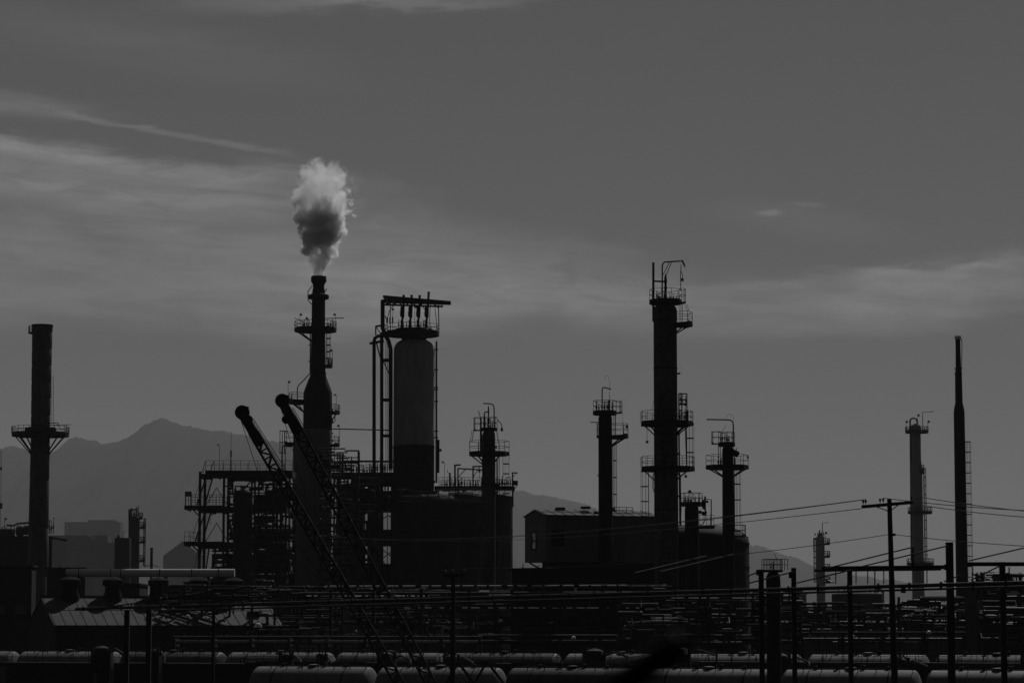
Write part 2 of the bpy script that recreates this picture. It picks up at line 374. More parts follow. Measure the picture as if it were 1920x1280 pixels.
def slim_chimney():
    t = Rig('chimney', 'very tall slim chimney narrowing in two steps, at the right edge', 'chimney', 1796, 640, 290)
    t.shell([(631, 4.6), (650, 4.6), (690, 5.0), (698, 6.4), (755, 7.0), (768, 9.8), (775, 10.2), (830, 10.4), (1000, 11), (1130, 11.6)], STEEL, n=32)
    t.add('rim', MB().ring((t.x, t.y), t.m(3.6), t.m(6.2), t.z(636), t.z(630), 24), LAMPM, label='pale rim on the chimney mouth')
    t.tubepx('riser_pipe', [(1801, 633), (1803, 642), (1803, 660), (1802, 690), (1802, 700)], 1.4, dy=-.2)
    t.add('clamp', MB().ring((t.x, t.y), t.m(4), t.m(8.2), t.z(691), t.z(690), 20), STEEL); t.add('clamp', MB().ring((t.x, t.y), t.m(4), t.m(7.5), t.z(701), t.z(700), 20), STEEL)
    t.cage(1816.5, 828, 1140, 12, 19.5, dy=-.1, hoop_th=1.3)
slim_chimney()
def flue():
    t = Rig('flue_stack', 'bottle-shaped flue stack with flared mouth giving off steam', 'stack', 597, 600, 333)
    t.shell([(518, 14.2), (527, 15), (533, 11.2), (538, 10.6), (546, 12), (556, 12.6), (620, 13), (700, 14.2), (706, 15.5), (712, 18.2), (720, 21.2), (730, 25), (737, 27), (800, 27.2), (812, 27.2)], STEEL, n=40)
    t.shell([(806, 30), (810, 36.3), (1100, 36.5)], SHELL, 'lower_shell', 44, cx=586.5, cy=-.4)
    t.add('hood_ring', MB().lathe((t.x, t.y), [(t.m(12.5), t.z(562)), (t.m(19), t.z(560.5)), (t.m(20), t.z(557)), (t.m(19), t.z(553)), (t.m(12.5), t.z(551))], 28), STEEL)
    for sgn in (-1, 1):
        t.tubepx('hoop_pipe', [(597 + sgn * 11, 535), (597 + sgn * 19.5, 546), (597 + sgn * 19.5, 563), (597 + sgn * 11, 572)] if sgn < 0 else [(609, 547), (613, 542), (610, 541)], 1.7)
    t.platform(617, 40, rail=14, th=5, braces=(-175, -150, 170), drop=18, shell_r=14, n=14, cx=591.5)
    t.lamp(563, 590, 616, 2, bright=False); t.lamp(630, 590, 616, -2, bright=False); t.lamp(577, 597, 616, -1, bright=False)
    t.valves(566, 586, 616, 5, 16); t.valves(612, 626, 616, 4, 13)
    t.add('jib_arm', MB().bar(t.p(609, 597), t.p(645, 596), .1).bar(t.p(624, 597), t.p(624, 616), .08), STEEL); t.add('jib_arm', MB().bar(t.p(552, 596), t.p(572, 605), .08), STEEL)
    t.cage(615.5, 622, 684, 9, 12.5); t.platform(685, 28, -45, 45, rin=13, rail=13, th=4, n=3); t.lamp(624, 657, 684, -2, bright=False)
    t.valves(613, 622, 684, 3, 12)
    t.tubepx('drain_pipe', [(582, 620), (581.5, 700)], 2.2); t.add('clamp', MB().bar(t.p(578, 646), t.p(584, 646), .1), STEEL); t.add('clamp', MB().bar(t.p(578, 677), t.p(584, 677), .1), STEEL)
    t.tubepx('bypass_pipe', [(582, 701), (570, 714), (562, 722), (558.5, 728), (558.5, 757), (568, 769)], 2.0, dy=-.8)
    t.platform(750, 55, 160, 212, rin=26, rail=13, th=7, n=3, braces=(170, 185, 200), shell_r=27, drop=16); t.lamp(541, 716, 750, 2, bright=False)
    t.platform(772, 42, -35, 25, rin=26, rail=13, th=4, n=3, braces=(-10,), shell_r=27, drop=14); t.lamp(631, 740, 771, -2)
    t.platform(833, 42, -35, 25, rin=26, rail=14, th=4, n=3); t.lamp(637, 798, 832, -2, bright=False)
    t.platform(830, 62, 165, 205, rin=30, rail=20, th=6, n=3)
    t.add('instrument_rack', MB().bar(t.p(525, 808, -.4), t.p(538, 808, -.4), .1).bar(t.p(525.5, 808, -.4), t.p(525.5, 850, -.4), .08).bar(t.p(530, 808, -.4), t.p(530, 850, -.4), .08).bar(t.p(534, 808, -.4), t.p(534, 850, -.4), .08).bar(t.p(524, 829, -.4), t.p(540, 829, -.4), .1).bar(t.p(524, 849, -.4), t.p(537, 849, -.4), .1), STEEL)
    t.tubepx('riser_pipe', [(549, 834), (536, 835), (531, 838), (530, 848), (530, 1120)], 2.6, dy=-.9); t.tubepx('riser_pipe', [(549, 838), (539, 838), (536, 842), (535.5, 1120)], 1.6, dy=-.9)
    for k, y in enumerate((700, 768, 790, 812, 826, 862, 890)): t.add('nozzle', MB().tube([t.p(617 if y > 760 else 608, y), t.p(624.5 if y > 760 else 611.8, y)], t.m(1.6 + (k % 3)), 10), STEEL)
    t.tubepx('riser_pipe', [(627, 836), (627.5, 1120)], 1.8, dy=-.3)
    t.tubepx('drain_pipe', [(628, 775), (628, 790), (624, 793)], 1.5)
flue()
# ================================================================== REGENERATOR TOWER
def regen():
    t = Rig('regenerator_tower', 'wide cylindrical tower under an open steel frame with four vent silencers', 'tower', 776, 750, 333)
    t.shell([(634, 14), (638, 25), (643, 33), (650, 37.2), (656, 38.5), (835, 38.5)], PALE, 'upper_shell', 48, ground=False)
    for y_ in (700, 745, 790): t.add('cladding_band', MB().ring((t.x, t.y), t.m(38.2), t.m(38.9), t.z(y_ + .8), t.z(y_), 48), PALE)
    t.shell([(835, 38.4), (838, 39.4), (840, 38.6), (1100, 38.6)], STEEL, 'lower_shell', 48)
    t.shell([(617, 36), (625, 42), (632, 26), (640, 20)], STEEL, 'plenum', 28, ground=False)
    t.platform(624, 51, rail=15, th=6, n=16, cx=773)
    u = t.m
    # roof frame
    mb = MB()
    for dy in (-2.4, 0, 2.4):
        mb.bar(t.p(720, 561 + .6 * dy / 2.4, dy), t.p(845, 568, dy * .25), .28, .34)
    for dy in (-2.4, 2.4): mb.bar(t.p(718, 567, dy), t.p(830, 572, dy * .6), .2, .22)
    for k in range(9):
        x = 724 + k * 13; w = 2.4 * (1 - max(0, x - 770) / 110); mb.bar(t.p(x, 564 + k * .5, -w), t.p(x, 564 + k * .5, w), .2, .3)
    for k in range(6): mb.bar(t.p(724 + k * 17, 564, 2.2), t.p(741 + k * 17, 568, -2.2), .12)
    t.add('roof_frame', mb, STEEL)
    def post(a, b, w, dy=0): t.add('frame_post', MB().bar(t.p(*a, dy), t.p(*b, dy), u(w)), STEEL)
    post((733, 566), (733.5, 624), 1.6, -2); post((822.5, 571), (823.5, 624), 1.8, -1); post((807, 571), (804, 618), 1.2); post((815, 571), (821, 624), 1.1, -1)
    t.add('frame_brace', MB().bar(t.p(721, 571), t.p(733, 568), .12).bar(t.p(722, 592), t.p(727, 604), .12).bar(t.p(732, 578), t.p(724, 604), .08).bar(t.p(742, 569), t.p(733, 578), .1).bar(t.p(816, 571), t.p(823, 579), .12).bar(t.p(789, 571), t.p(797, 580), .1), STEEL)
    for x, top, dx in ((757, 554, 0), (772, 554, 0), (787, 554.5, 0), (802.5, 548, 1.5)):
        c = t.p(x, 600, -.6); zt = t.z(top); X = c.x
        v = t.add('vent_pipe', MB().tube([(X - u(2.5) , c.y, t.z(612)), (X - u(2.5), c.y, t.z(600)), (X - u(.5), c.y, t.z(594)), (X, c.y, t.z(575)), (X + u(dx), c.y, zt)], u(2.1), 12).ring((X + u(dx), c.y), u(1.5), u(2.5), zt - u(3.6), zt, 12), STEEL)
        t.add('silencer', MB().lathe((X - u(2.6), c.y - .05), [(u(1), t.z(597)), (u(3.8), t.z(594)), (u(4.2), t.z(588)), (u(3.6), t.z(584)), (u(3.4), t.z(577)), (u(1.2), t.z(574))], 14), STEEL, v)
        t.add('valve_body', MB().lathe((X - u(3), c.y), [(u(2.2), t.z(618)), (u(3.2), t.z(612)), (u(2.2), t.z(606)), (u(3), t.z(603)), (u(1.2), t.z(600))], 12), STEEL, v)
    for x in (728, 733, 738): t.add('vent_stub', MB().tube([t.p(x, 610, -2.6), t.p(x, 599, -2.6)], u(1.4), 10), STEEL)
    t.valves(744, 800, 617, 7, 13, -1.5); t.lamp(778, 576, 610, 1.5, bright=False); t.lamp(737, 580, 600, 0, bright=False)
    # left ducts and ladder bay
    t.tubepx('duct', [(718, 564), (718, 616), (722, 628), (729, 640), (733, 655), (733, 880)], 8, dy=-.8, n=14)
    t.tubepx('duct', [(717, 626), (717, 1080)], 6.5, dy=-1.8, n=12)
    t.tubepx('overhead_pipe', [(722, 632), (710, 632), (704, 636), (702.5, 642), (702.5, 1080)], 6.6, dy=-1.4, n=12)
    t.add('outrigger', MB().bar(t.p(704, 612), t.p(722, 609), .22).bar(t.p(704.5, 612), t.p(704.5, 628), .16).bar(t.p(705, 613), t.p(713, 624), .1).bar(t.p(693, 644), t.p(720, 639), .3).bar(t.p(705, 640), t.p(715, 677), .16).bar(t.p(715, 668), t.p(730, 702), .14), STEEL)
    mb = MB()
    for y in (677, 751, 818): mb.box(t.p(726, y, -1.2), u(12), 1.0, u(5))
    t.add('landing', mb, STEEL)
    mb = MB()
    for x in (724, 727.5): mb.bar(t.p(x, 642, -1.2), t.p(x + .3, 888, -1.2), .05)
    for i in range(72): mb.bar(t.p(724, 643 + i * 3.4, -1.2), t.p(727.6, 643 + i * 3.4, -1.2), .035)
    t.add('ladder', mb, STEEL)
    t.tubepx('downcomer', [(818.5, 640), (818.5, 905)], 3.2, dy=-.2); t.tubepx('instrument_line', [(815.6, 648), (815.8, 905)], .8)
    for y in (655, 693, 726, 730, 752, 808, 820): t.add('clamp', MB().box(t.p(817.5, y), u(8), .4, u(2)), STEEL)
    t.add('junction_box', MB().box(t.p(821, 855), u(6), .5, u(62)).box(t.p(826, 844), u(4), .4, u(3)).lathe((t.p(826, 843).x, t.y), [(.01, t.z(840)), (u(2.5), t.z(843)), (.01, t.z(847))], 8), STEEL)
    t.add('manway', MB().tube([t.p(798, 862), t.p(798, 862, -3.1)], u(5), 16).tube([t.p(806, 880, -2), t.p(806, 880, -3)], u(4), 14), STEEL)
    t.add('stiffening_ring', MB().ring((t.x, t.y), u(38), u(41), t.z(905), t.z(901), 40), STEEL)
regen()
b = Rig('transfer_pipe', 'thin horizontal pipe from the bottle-shaped stack to the wide tower', 'pipe', 660, 806, 332, z0=P(960, 806, 332).z)
b.tubepx('pipe_run', [(590, 804.5), (640, 805.5), (736, 808)], 2.2, PIPE, dy=-1.5); b.add('end_cap', MB().tube([b.p(587, 803.5, -1.5), b.p(590.5, 804.6, -1.5)], b.m(1.7), 10), PIPE)
b.add('hanger', MB().bar(b.p(700, 801, -1.5), b.p(700, 808, -1.5), .12).bar(b.p(716, 802, -1.5), b.p(716, 809, -1.5), .12), STEEL)

# ================================================================== STEEL STRUCTURES
def railing(t, x0, x1, py, h, step=14, dy=0.0, parent=None, slope=0.0):
    mb = MB(); rt = max(.03, t.m(.7)); n = max(1, int(round((x1 - x0) / step)))
    for k in (h, h * .5): mb.bar(t.p(x0, py - k, dy), t.p(x1, py - k + slope, dy), rt)
    for i in range(n + 1):
        x = x0 + (x1 - x0) * i / n; y = py + slope * i / n; mb.bar(t.p(x, y, dy), t.p(x, y - h, dy), rt)
    return t.add('railing', mb, STEEL, parent)
def deck(t, x0, x1, py, th, dep, dy=0.0, name='deck', m=STEEL):
    a = t.p(x0, py + th / 2, dy); c = t.p(x1, py + th / 2, dy); mid = (a + c) / 2
    mb = MB().box(mid, (c - a).length, dep, t.m(th))
    n = max(2, int((x1 - x0) / 18))
    for i in range(n + 1):
        x = x0 + (x1 - x0) * (i / n); mb.box(t.p(min(max(x, x0 + 1), x1 - 1), py + th + 1.0, dy), .14, dep, t.m(2.5))
    return t.add(name, mb, m)
def column(t, px, pyt, w, dy=0.0, pyb=None):
    a = t.p(px, pyt, dy); zb = t.z0 if pyb is None else t.z(pyb)
    mb = MB(); W = t.m(w); T = W * .18   # H section
    mb.box((a.x, a.y - W / 2, (a.z + zb) / 2), W, T, a.z - zb); mb.box((a.x, a.y + W / 2, (a.z + zb) / 2), W, T, a.z - zb)
    mb.box((a.x, a.y, (a.z + zb) / 2), T, W - T, a.z - zb - .01)
    return t.add('column', mb, STEEL)
def stair(t, a, b, a2, b2, n, dy=0.0):
    mb = MB()
    A, B, A2, B2 = t.p(*a, dy), t.p(*b, dy), t.p(*a2, dy), t.p(*b2, dy)
    mb.bar(A, B, .14, .3); mb.bar(A2, B2, .14, .3)
    for i in range(n):
        k = (i + .5) / n; mb.bar(A.lerp(B, k), A2.lerp(B2, k), .22, .04)
    off = Vector((0, 0, .9))
    for p0, p1 in ((A, B),):
        mb.bar(p0 + off + Vector((-.25, 0, 0)), p1 + off + Vector((-.25, 0, 0)), .05)
    return t.add('stairway', mb, STEEL)
def left_struct():
    t = Rig('steel_platform_structure', 'open steel structure with stairways, three decks and a lamp on its railed roof', 'platform structure', 450, 950, 322)
    D2 = 5.0
    for x, w in ((380, 4.6), (424.5, 4.2), (482, 3.4), (516, 3.4), (540, 3.2)):
        for dy in (-D2 / 2, D2 / 2): column(t, x, 886, w, dy)
    d = deck(t, 378, 392, 890, 5, D2); d = deck(t, 390, 552, 884, 10, D2 + 1)
    railing(t, 391, 552, 884, 18, 16, -3, d); railing(t, 391, 552, 884, 18, 23, 3, d)
    t.add('railing', MB().bar(t.p(384, 888, -3), t.p(391, 866, -3), .07).bar(t.p(400, 884, -3), t.p(407, 866, -3), .06), STEEL, d)
    d = deck(t, 351, 425, 949, 5, D2 + 1); railing(t, 353, 378, 949, 20, 6, -3, d); railing(t, 392, 423, 949, 20, 6, -3, d); railing(t, 353, 423, 949, 20, 12, 3, d)
    d = deck(t, 380, 540, 951, 9, D2)
    d = deck(t, 350, 425, 1016, 5.5, D2 + 1); railing(t, 351.5, 376, 1016, 18, 8, -3, d); railing(t, 351.5, 376, 1016, 18, 11, 3, d)
    d = deck(t, 380, 540, 1017, 10, D2); deck(t, 380, 540, 1084, 8, D2)
    stair(t, (391, 894), (373, 948), (403, 896), (388, 948), 15, -2.2); stair(t, (388, 962), (370, 1015), (399, 962), (384, 1015), 15, -2.2); stair(t, (382, 1028), (372, 1082), (396, 1028), (388, 1082), 14, -2.2)
    t.add('knee_brace', MB().bar(t.p(366, 955, -3), t.p(377, 967, -3), .15).bar(t.p(365, 1022, -3), t.p(377, 1034, -3), .15).bar(t.p(427, 914, -2.5), t.p(452, 898, -2.5), .15).bar(t.p(460, 920, -2.5), t.p(476, 902, -2.5), .15), STEEL)
    mb = MB()
    for x0, x1 in ((380, 424), (482, 516), (516, 540)):
        for y0, y1 in ((896, 948), (962, 1015), (1028, 1082)):
            mb.bar(t.p(x0, y1, 2.5), t.p((x0 + x1) / 2, (y0 + y1) / 2 - 10, 2.5), .08); mb.bar(t.p(x1, y1, 2.5), t.p((x0 + x1) / 2, (y0 + y1) / 2 - 10, 2.5), .08)
    t.add('cross_brace', mb, STEEL)
    t.add('equipment_box', MB().box(t.p(358.5, 928, -3), t.m(11), 1.0, t.m(9)).bar(t.p(354, 932, -3), t.p(354, 949, -3), .08).bar(t.p(363, 932, -3), t.p(363, 949, -3), .08), WALLM)
    # pipework inside
    def pp(pts, w, dy=0, m=STEEL): t.tubepx('pipe', pts, w, m, dy, 10)
    pp([(474, 925), (474, 908), (478, 901), (484, 899), (540, 899)], 3.4, -1); pp([(500, 960), (500, 916), (503, 909), (508, 907), (513, 909), (516, 914), (516, 950)], 5.5, -.5)
    pp([(514, 955), (514, 922), (517, 916), (521, 915), (525, 919), (526, 950)], 5, 1); pp([(488, 1020), (488, 980), (490, 966), (494, 962), (520, 962)], 3.4, 1)
    pp([(474, 982), (492, 982), (500, 984), (503, 990), (503, 998)], 4.5, -1.5); pp([(512, 1015), (512, 985), (520, 975), (530, 975)], 4, .6); pp([(528, 900), (528, 1100)], 4, -1.5); pp([(497, 962), (497, 1100)], 5.2, 1.2); pp([(523, 960), (523, 1100)], 2.5, -2)
    pp([(478, 1042), (535, 1042)], 2, .5)
    for y0, h in ((938, 12), (1004, 9)):
        t.add('exchanger', MB().htank(t.p(478, y0, .8), t.p(538, y0, .8), t.m(h)), STEEL)
    for y0, h, x0, x1 in ((972, 7, 476, 512), (1000, 8, 430, 470), (1060, 12, 430, 540), (925, 8, 500, 545), (1040, 7, 480, 545)): t.add('exchanger', MB().htank(t.p(x0, y0, 1.6), t.p(x1, y0, 1.6), t.m(h)), STEEL)
    t.add('grating', MB().box(t.p(488, 1024, 0), t.m(104), D2, t.m(7)), STEEL); t.add('grating', MB().box(t.p(488, 958, 0), t.m(104), D2, t.m(5)), STEEL)
    t.valves(470, 540, 1016, 9, 14, -1); t.valves(476, 538, 951, 8, 12, 0)
    t.lamp(415.5, 835, 884, -2, -2.5); t.lamp(399, 965, 985, 3, -2.8); t.lamp(432, 1030, 1040, 3, -2.8)
    t.add('antenna_mast', MB().tube([t.p(435.5, 884, -2), t.p(436.3, 850, -2)], t.m(.9), 8).tube([t.p(436.3, 858, -2), t.p(436.3, 846, -2)], t.m(1.6), 8).tube([t.p(436.3, 848, -2), t.p(437, 810, -2)], t.m(.35), 6), STEEL)
left_struct()
def vessel(name, label, px, py, D, hw, top, m=STEEL, dome=.35, cat='vessel', group=None, parts=True, cap=None):
    t = Rig(name, label, cat, px, py, D, group)
    pr = [(top + hw * dome, hw)] + [(top + hw * dome * (1 - sin(R(a))), hw * cos(R(a))) for a in (20, 38, 55, 70, 82)] + [(top, .4)]
    t.shell(pr + [(1150, hw)], m, n=40)
    if parts:
        t.add('nozzle', MB().tube([t.p(px, top + 2), t.p(px, top - 5)], t.m(hw * .12), 10).ring((t.x, t.y), .05, t.m(hw * .2), t.z(top - 4), t.z(top - 5), 12), m)
        for q_ in (3, 63): t.add('stiffening_ring', MB().ring((t.x, t.y), t.m(hw) - .05, t.m(hw + .8), t.z(top + hw * dome + q_ + 2), t.z(top + hw * dome + q_), 36), m)
    return t
t = vessel('vertical_vessel', 'narrow round-topped vessel standing in front of the open steel structure', 455, 1000, 316, 18, 918)
t.valves(430, 448, 925, 3, 10); t.tubepx('outlet_pipe', [(438, 925), (430, 926), (427, 930), (427, 1120)], 4)
t = vessel('vertical_vessel', 'grey sloping-topped vessel seen behind the second crane boom', 652, 1000, 340, 20, 905, SHELL, .7)
t.tubepx('outlet_pipe', [(652, 905), (652, 897), (662, 894), (676, 894)], 3.5)

def mid_struct():
    t = Rig('pipe_gallery', 'crowded steel pipe gallery with railings between the bottle-shaped stack and the wide tower', 'pipe gallery', 682, 950, 338)
    for x, w in ((630, 3), (678, 5), (695, 6), (712, 4), (738, 6)):
        for dy in (-3, 3): column(t, x, 888, w, dy)
    d = deck(t, 624, 742, 888, 8, 7); railing(t, 628, 742, 888, 20, 9, -3.5, d); railing(t, 628, 742, 888, 20, 13, 3.5, d)
    mb = MB().bar(t.p(645, 865.5, -2), t.p(742, 866.5, -2), t.m(3.2)); t.add('header_pipe', MB().tube([t.p(642, 866, -2), t.p(742, 866.5, -2)], t.m(1.9), 10), STEEL)
    t.add('vent_pipe', MB().tube([t.p(630, 849, -1), t.p(653, 849, -1)], t.m(1.1), 8).tube([t.p(630, 859, -1), t.p(653, 859, -1)], t.m(1.1), 8).tube([t.p(634, 849, -1), t.p(634, 888, -1)], t.m(1.1), 8), STEEL)
    t.add('vent_spike', MB().tube([t.p(659, 888), t.p(659, 864), t.p(659, 855)], [t.m(2), t.m(1.4), .03], 8).tube([t.p(641, 888), t.p(641, 866), t.p(641, 855)], [t.m(2), t.m(1.2), .03], 8), STEEL)
    t.valves(632, 700, 888, 16, 17, -1); t.valves(702, 742, 888, 9, 26, -1)
    for y, h in ((922, 30), (994, 34), (1058, 60)): deck(t, 662, 742, y, 6, 7)
    for y, r_, x0, x1 in ((906, 7, 660, 740), (934, 16, 664, 712), (945, 15, 664, 740), (1008, 15, 664, 740), (1076, 20, 664, 742), (1104, 18, 640, 742)):
        t.add('exchanger', MB().htank(t.p(x0, y, random.uniform(-1, 2)), t.p(x1, y, random.uniform(-1, 2)), t.m(r_)), STEEL)
    for x, w in ((672, 5), (684, 2), (704, 6), (708, 2), (727, 1.4), (734, 1)):
        t.tubepx('riser_pipe', [(x, 896), (x, 1100)], w, dy=random.uniform(-2, 2))
    t.add('cross_brace', MB().bar(t.p(714, 1028, 3), t.p(738, 1046, 3), .12).bar(t.p(714, 1046, 3), t.p(738, 1028, 3), .12).bar(t.p(714, 972, 3), t.p(726, 964, 3), .12).bar(t.p(738, 972, 3), t.p(726, 964, 3), .12), STEEL)
    t.valves(664, 740, 922, 10, 14, 0)
mid_struct()
vessel('storage_vessel', 'broad dark vessel with pale dome top at the foot of the wide tower', 815, 1000, 328, 47, 925, STEEL, .28)
vessel('storage_vessel', 'dark vessel between the broad dome-topped vessel and the flat-topped one', 870, 1000, 342, 38, 921, STEEL, .3)
t = vessel('storage_vessel', 'dark flat-topped vessel directly behind the braced distillation column', 929, 1000, 335, 32.5, 926, RUST, .14)
def top_equipment():
    t = Rig('valve_platform', 'railed valve platform crowded with pipes on top of the dark vessels', 'platform', 865, 915, 331, z0=P(960, 921, 331).z)
    d = deck(t, 816, 965, 913, 4, 6); railing(t, 824, 912, 913, 16, 8, -3, d); railing(t, 824, 960, 913, 16, 11, 3, d)
    t.valves(826, 905, 913, 15, 15, -1); t.valves(932, 958, 913, 8, 20, -1); t.valves(860, 905, 920, 10, 12, -2.5)
    t.add('lifting_frame', MB().bar(t.p(853, 913), t.p(853, 871), t.m(3.2)).bar(t.p(851.5, 872), t.p(864, 871), t.m(2.8)).bar(t.p(858, 913, 2), t.p(858, 876, 2), t.m(2.6)).bar(t.p(857, 876, 2), t.p(906, 879, 2), t.m(2.4)).bar(t.p(859, 892, 2), t.p(872, 878, 2), t.m(1.5)), STEEL)
    t.add('lifting_frame', MB().bar(t.p(887, 913), t.p(887, 874), t.m(2.8)).bar(t.p(886, 874.5), t.p(906, 873.5), t.m(2.6)).bar(t.p(888, 893), t.p(899, 876), t.m(1.4)), STEEL)
    t.add('hoist_block', MB().bar(t.p(899, 875), t.p(899, 903), .05).box(t.p(899, 883), t.m(4), .3, t.m(4)), STEEL)
    t.add('vent_stub', MB().tube([t.p(843.5, 913), t.p(843.5, 886)], t.m(1.9), 10).tube([t.p(839, 880), t.p(839, 885), t.p(843, 887)], t.m(.6), 6), STEEL)
    t.lamp(834, 866, 913, -3, -1)
    t.add('lifting_frame', MB().bar(t.p(961.5, 913), t.p(961, 885), t.m(2.6)).bar(t.p(959, 886), t.p(971, 886), t.m(2.2)).bar(t.p(963, 893), t.p(968, 887), t.m(1.2)).box(t.p(965.5, 905), t.m(11), 1.2, t.m(8)).bar(t.p(962, 922), t.p(970, 908), t.m(1.4)).bar(t.p(961.5, 908), t.p(961.5, 950), t.m(3)), STEEL)
top_equipment()
# ================================================================== COLUMNS (distillation towers)
def hook(t, pts, w=.6): t.tubepx('hook_rod', pts, w, n=6)
def col_h():
    t = Rig('distillation_column', 'column with two ringed platforms rising from the dark vessels beside the wide tower', 'column', 916.5, 850, 250)
    t.shell([(806, 6), (808, 9.5), (812, 11.5), (818, 12), (848, 12.4), (1110, 12.6)], RUST)
    t.platform(804, 16, rail=22, th=3.5, n=9, rin=0, cx=917); t.platform(806, 29, 165, 205, rin=14, rail=23, th=1.5, n=2)
    t.platform(849, 39, rail=22, th=5, n=9, braces=(-172, -130, -50), drop=16, shell_r=12.5)
    t.tubepx('davit_arm', [(926.5, 806), (926.5, 770), (926, 762), (924, 758), (918, 756.5), (906, 756)], 2.3)
    t.tubepx('relief_pipe', [(908, 806), (908, 776), (909, 772.5), (913, 772), (916, 772)], 2.4); t.add('relief_valve', MB().lathe((t.p(916, 780).x, t.y), [(t.m(2), t.z(804)), (t.m(1), t.z(795)), (t.m(2.4), t.z(790)), (t.m(2.6), t.z(785)), (t.m(1), t.z(782)), (t.m(1.5), t.z(772)), (t.m(1.2), t.z(765)), (.02, t.z(760))], 10), STEEL)
    t.valves(904, 930, 803, 6, 17, -.3); t.add('stay', MB().bar(t.p(897, 770), t.p(901, 783), .07).bar(t.p(901, 783), t.p(901, 848), .12), STEEL)
    t.add('ladder', MB().bar(t.p(888, 806), t.p(885, 828), .06).bar(t.p(885, 806), t.p(882, 826), .04).bar(t.p(903, 806), t.p(903, 849), .08), STEEL)
    t.add('hanging_lamp', MB().tube([t.p(932, 786), t.p(936, 790), t.p(940, 794), t.p(941.5, 802)], .04, 6).lathe((t.p(941, 805).x, t.y), [(t.m(2.4), t.z(808)), (t.m(2.2), t.z(803)), (.05, t.z(801))], 8), STEEL)
    t.cage(948.5, 851, 925, 13, 21, dy=-.2); t.tubepx('riser_pipe', [(932, 860), (932, 1100)], 2.6); t.tubepx('riser_pipe', [(931, 806), (934, 824), (936, 832), (936, 1000)], 1.3, dy=-.3)
    t.tubepx('instrument_line', [(904.5, 815), (904, 1000)], 1.0, dy=-.3); t.platform(908, 22, -60, 60, rin=12, rail=10, th=6, n=3)
    for y in (826, 838, 868, 900): t.add('nozzle', MB().tube([t.p(902.5 if y != 838 else 928, y), t.p(906 if y != 838 else 932, y)], t.m(2), 8), STEEL)
col_h()
def col_a():
    t = Rig('distillation_column', 'slim column with a swan-neck davit, rising beside the gable-roofed building', 'column', 1135, 850, 228)
    t.shell([(777, 8), (779, 11), (783, 12.8), (815, 13), (1000, 13.2)], STEEL)
    t.platform(772, 22.5, rail=21, th=6, n=8, cx=1134); t.platform(773, 32, -25, 28, rin=22, rail=21, th=1.5, n=2)
    t.platform(816, 44.5, -42, 35, rin=12, rail=21, th=5, n=3, braces=(-40, -8, 28), drop=16, shell_r=13); t.platform(816, 16.5, 160, 200, rin=12, rail=22, th=5, n=2)
    t.tubepx('davit_arm', [(1129, 772), (1129, 731), (1130, 727.5), (1133, 726), (1146, 729.5)], 2.4, n=10)
    hook(t, [(1143, 772), (1142.5, 712), (1141.5, 707), (1138, 704.5), (1135, 706), (1133.5, 711)]); hook(t, [(1141, 740), (1145, 748)], .7)
    t.valves(1115, 1150, 771, 7, 17, -.3); t.tubepx('outlet_pipe', [(1142, 773), (1142, 750)], 4); t.add('jib_arm', MB().bar(t.p(1107, 791.5), t.p(1124, 791.5), .07), STEEL)
    t.add('ladder', MB().bar(t.p(1151, 776), t.p(1151, 815), .05).bar(t.p(1154, 776), t.p(1154, 815), .07), STEEL); hook(t, [(1164, 752), (1167, 760), (1167.5, 800)], .5)
    t.add('junction_box', MB().box(t.p(1175, 800, -.2), t.m(4), .15, t.m(5)), STEEL)
    t.cage(1152.5, 832, 958, 7.5, 31, dy=-.2); t.add('nozzle', MB().tube([t.p(1120, 891), t.p(1124, 891)], t.m(1.3), 8), STEEL)
col_a()
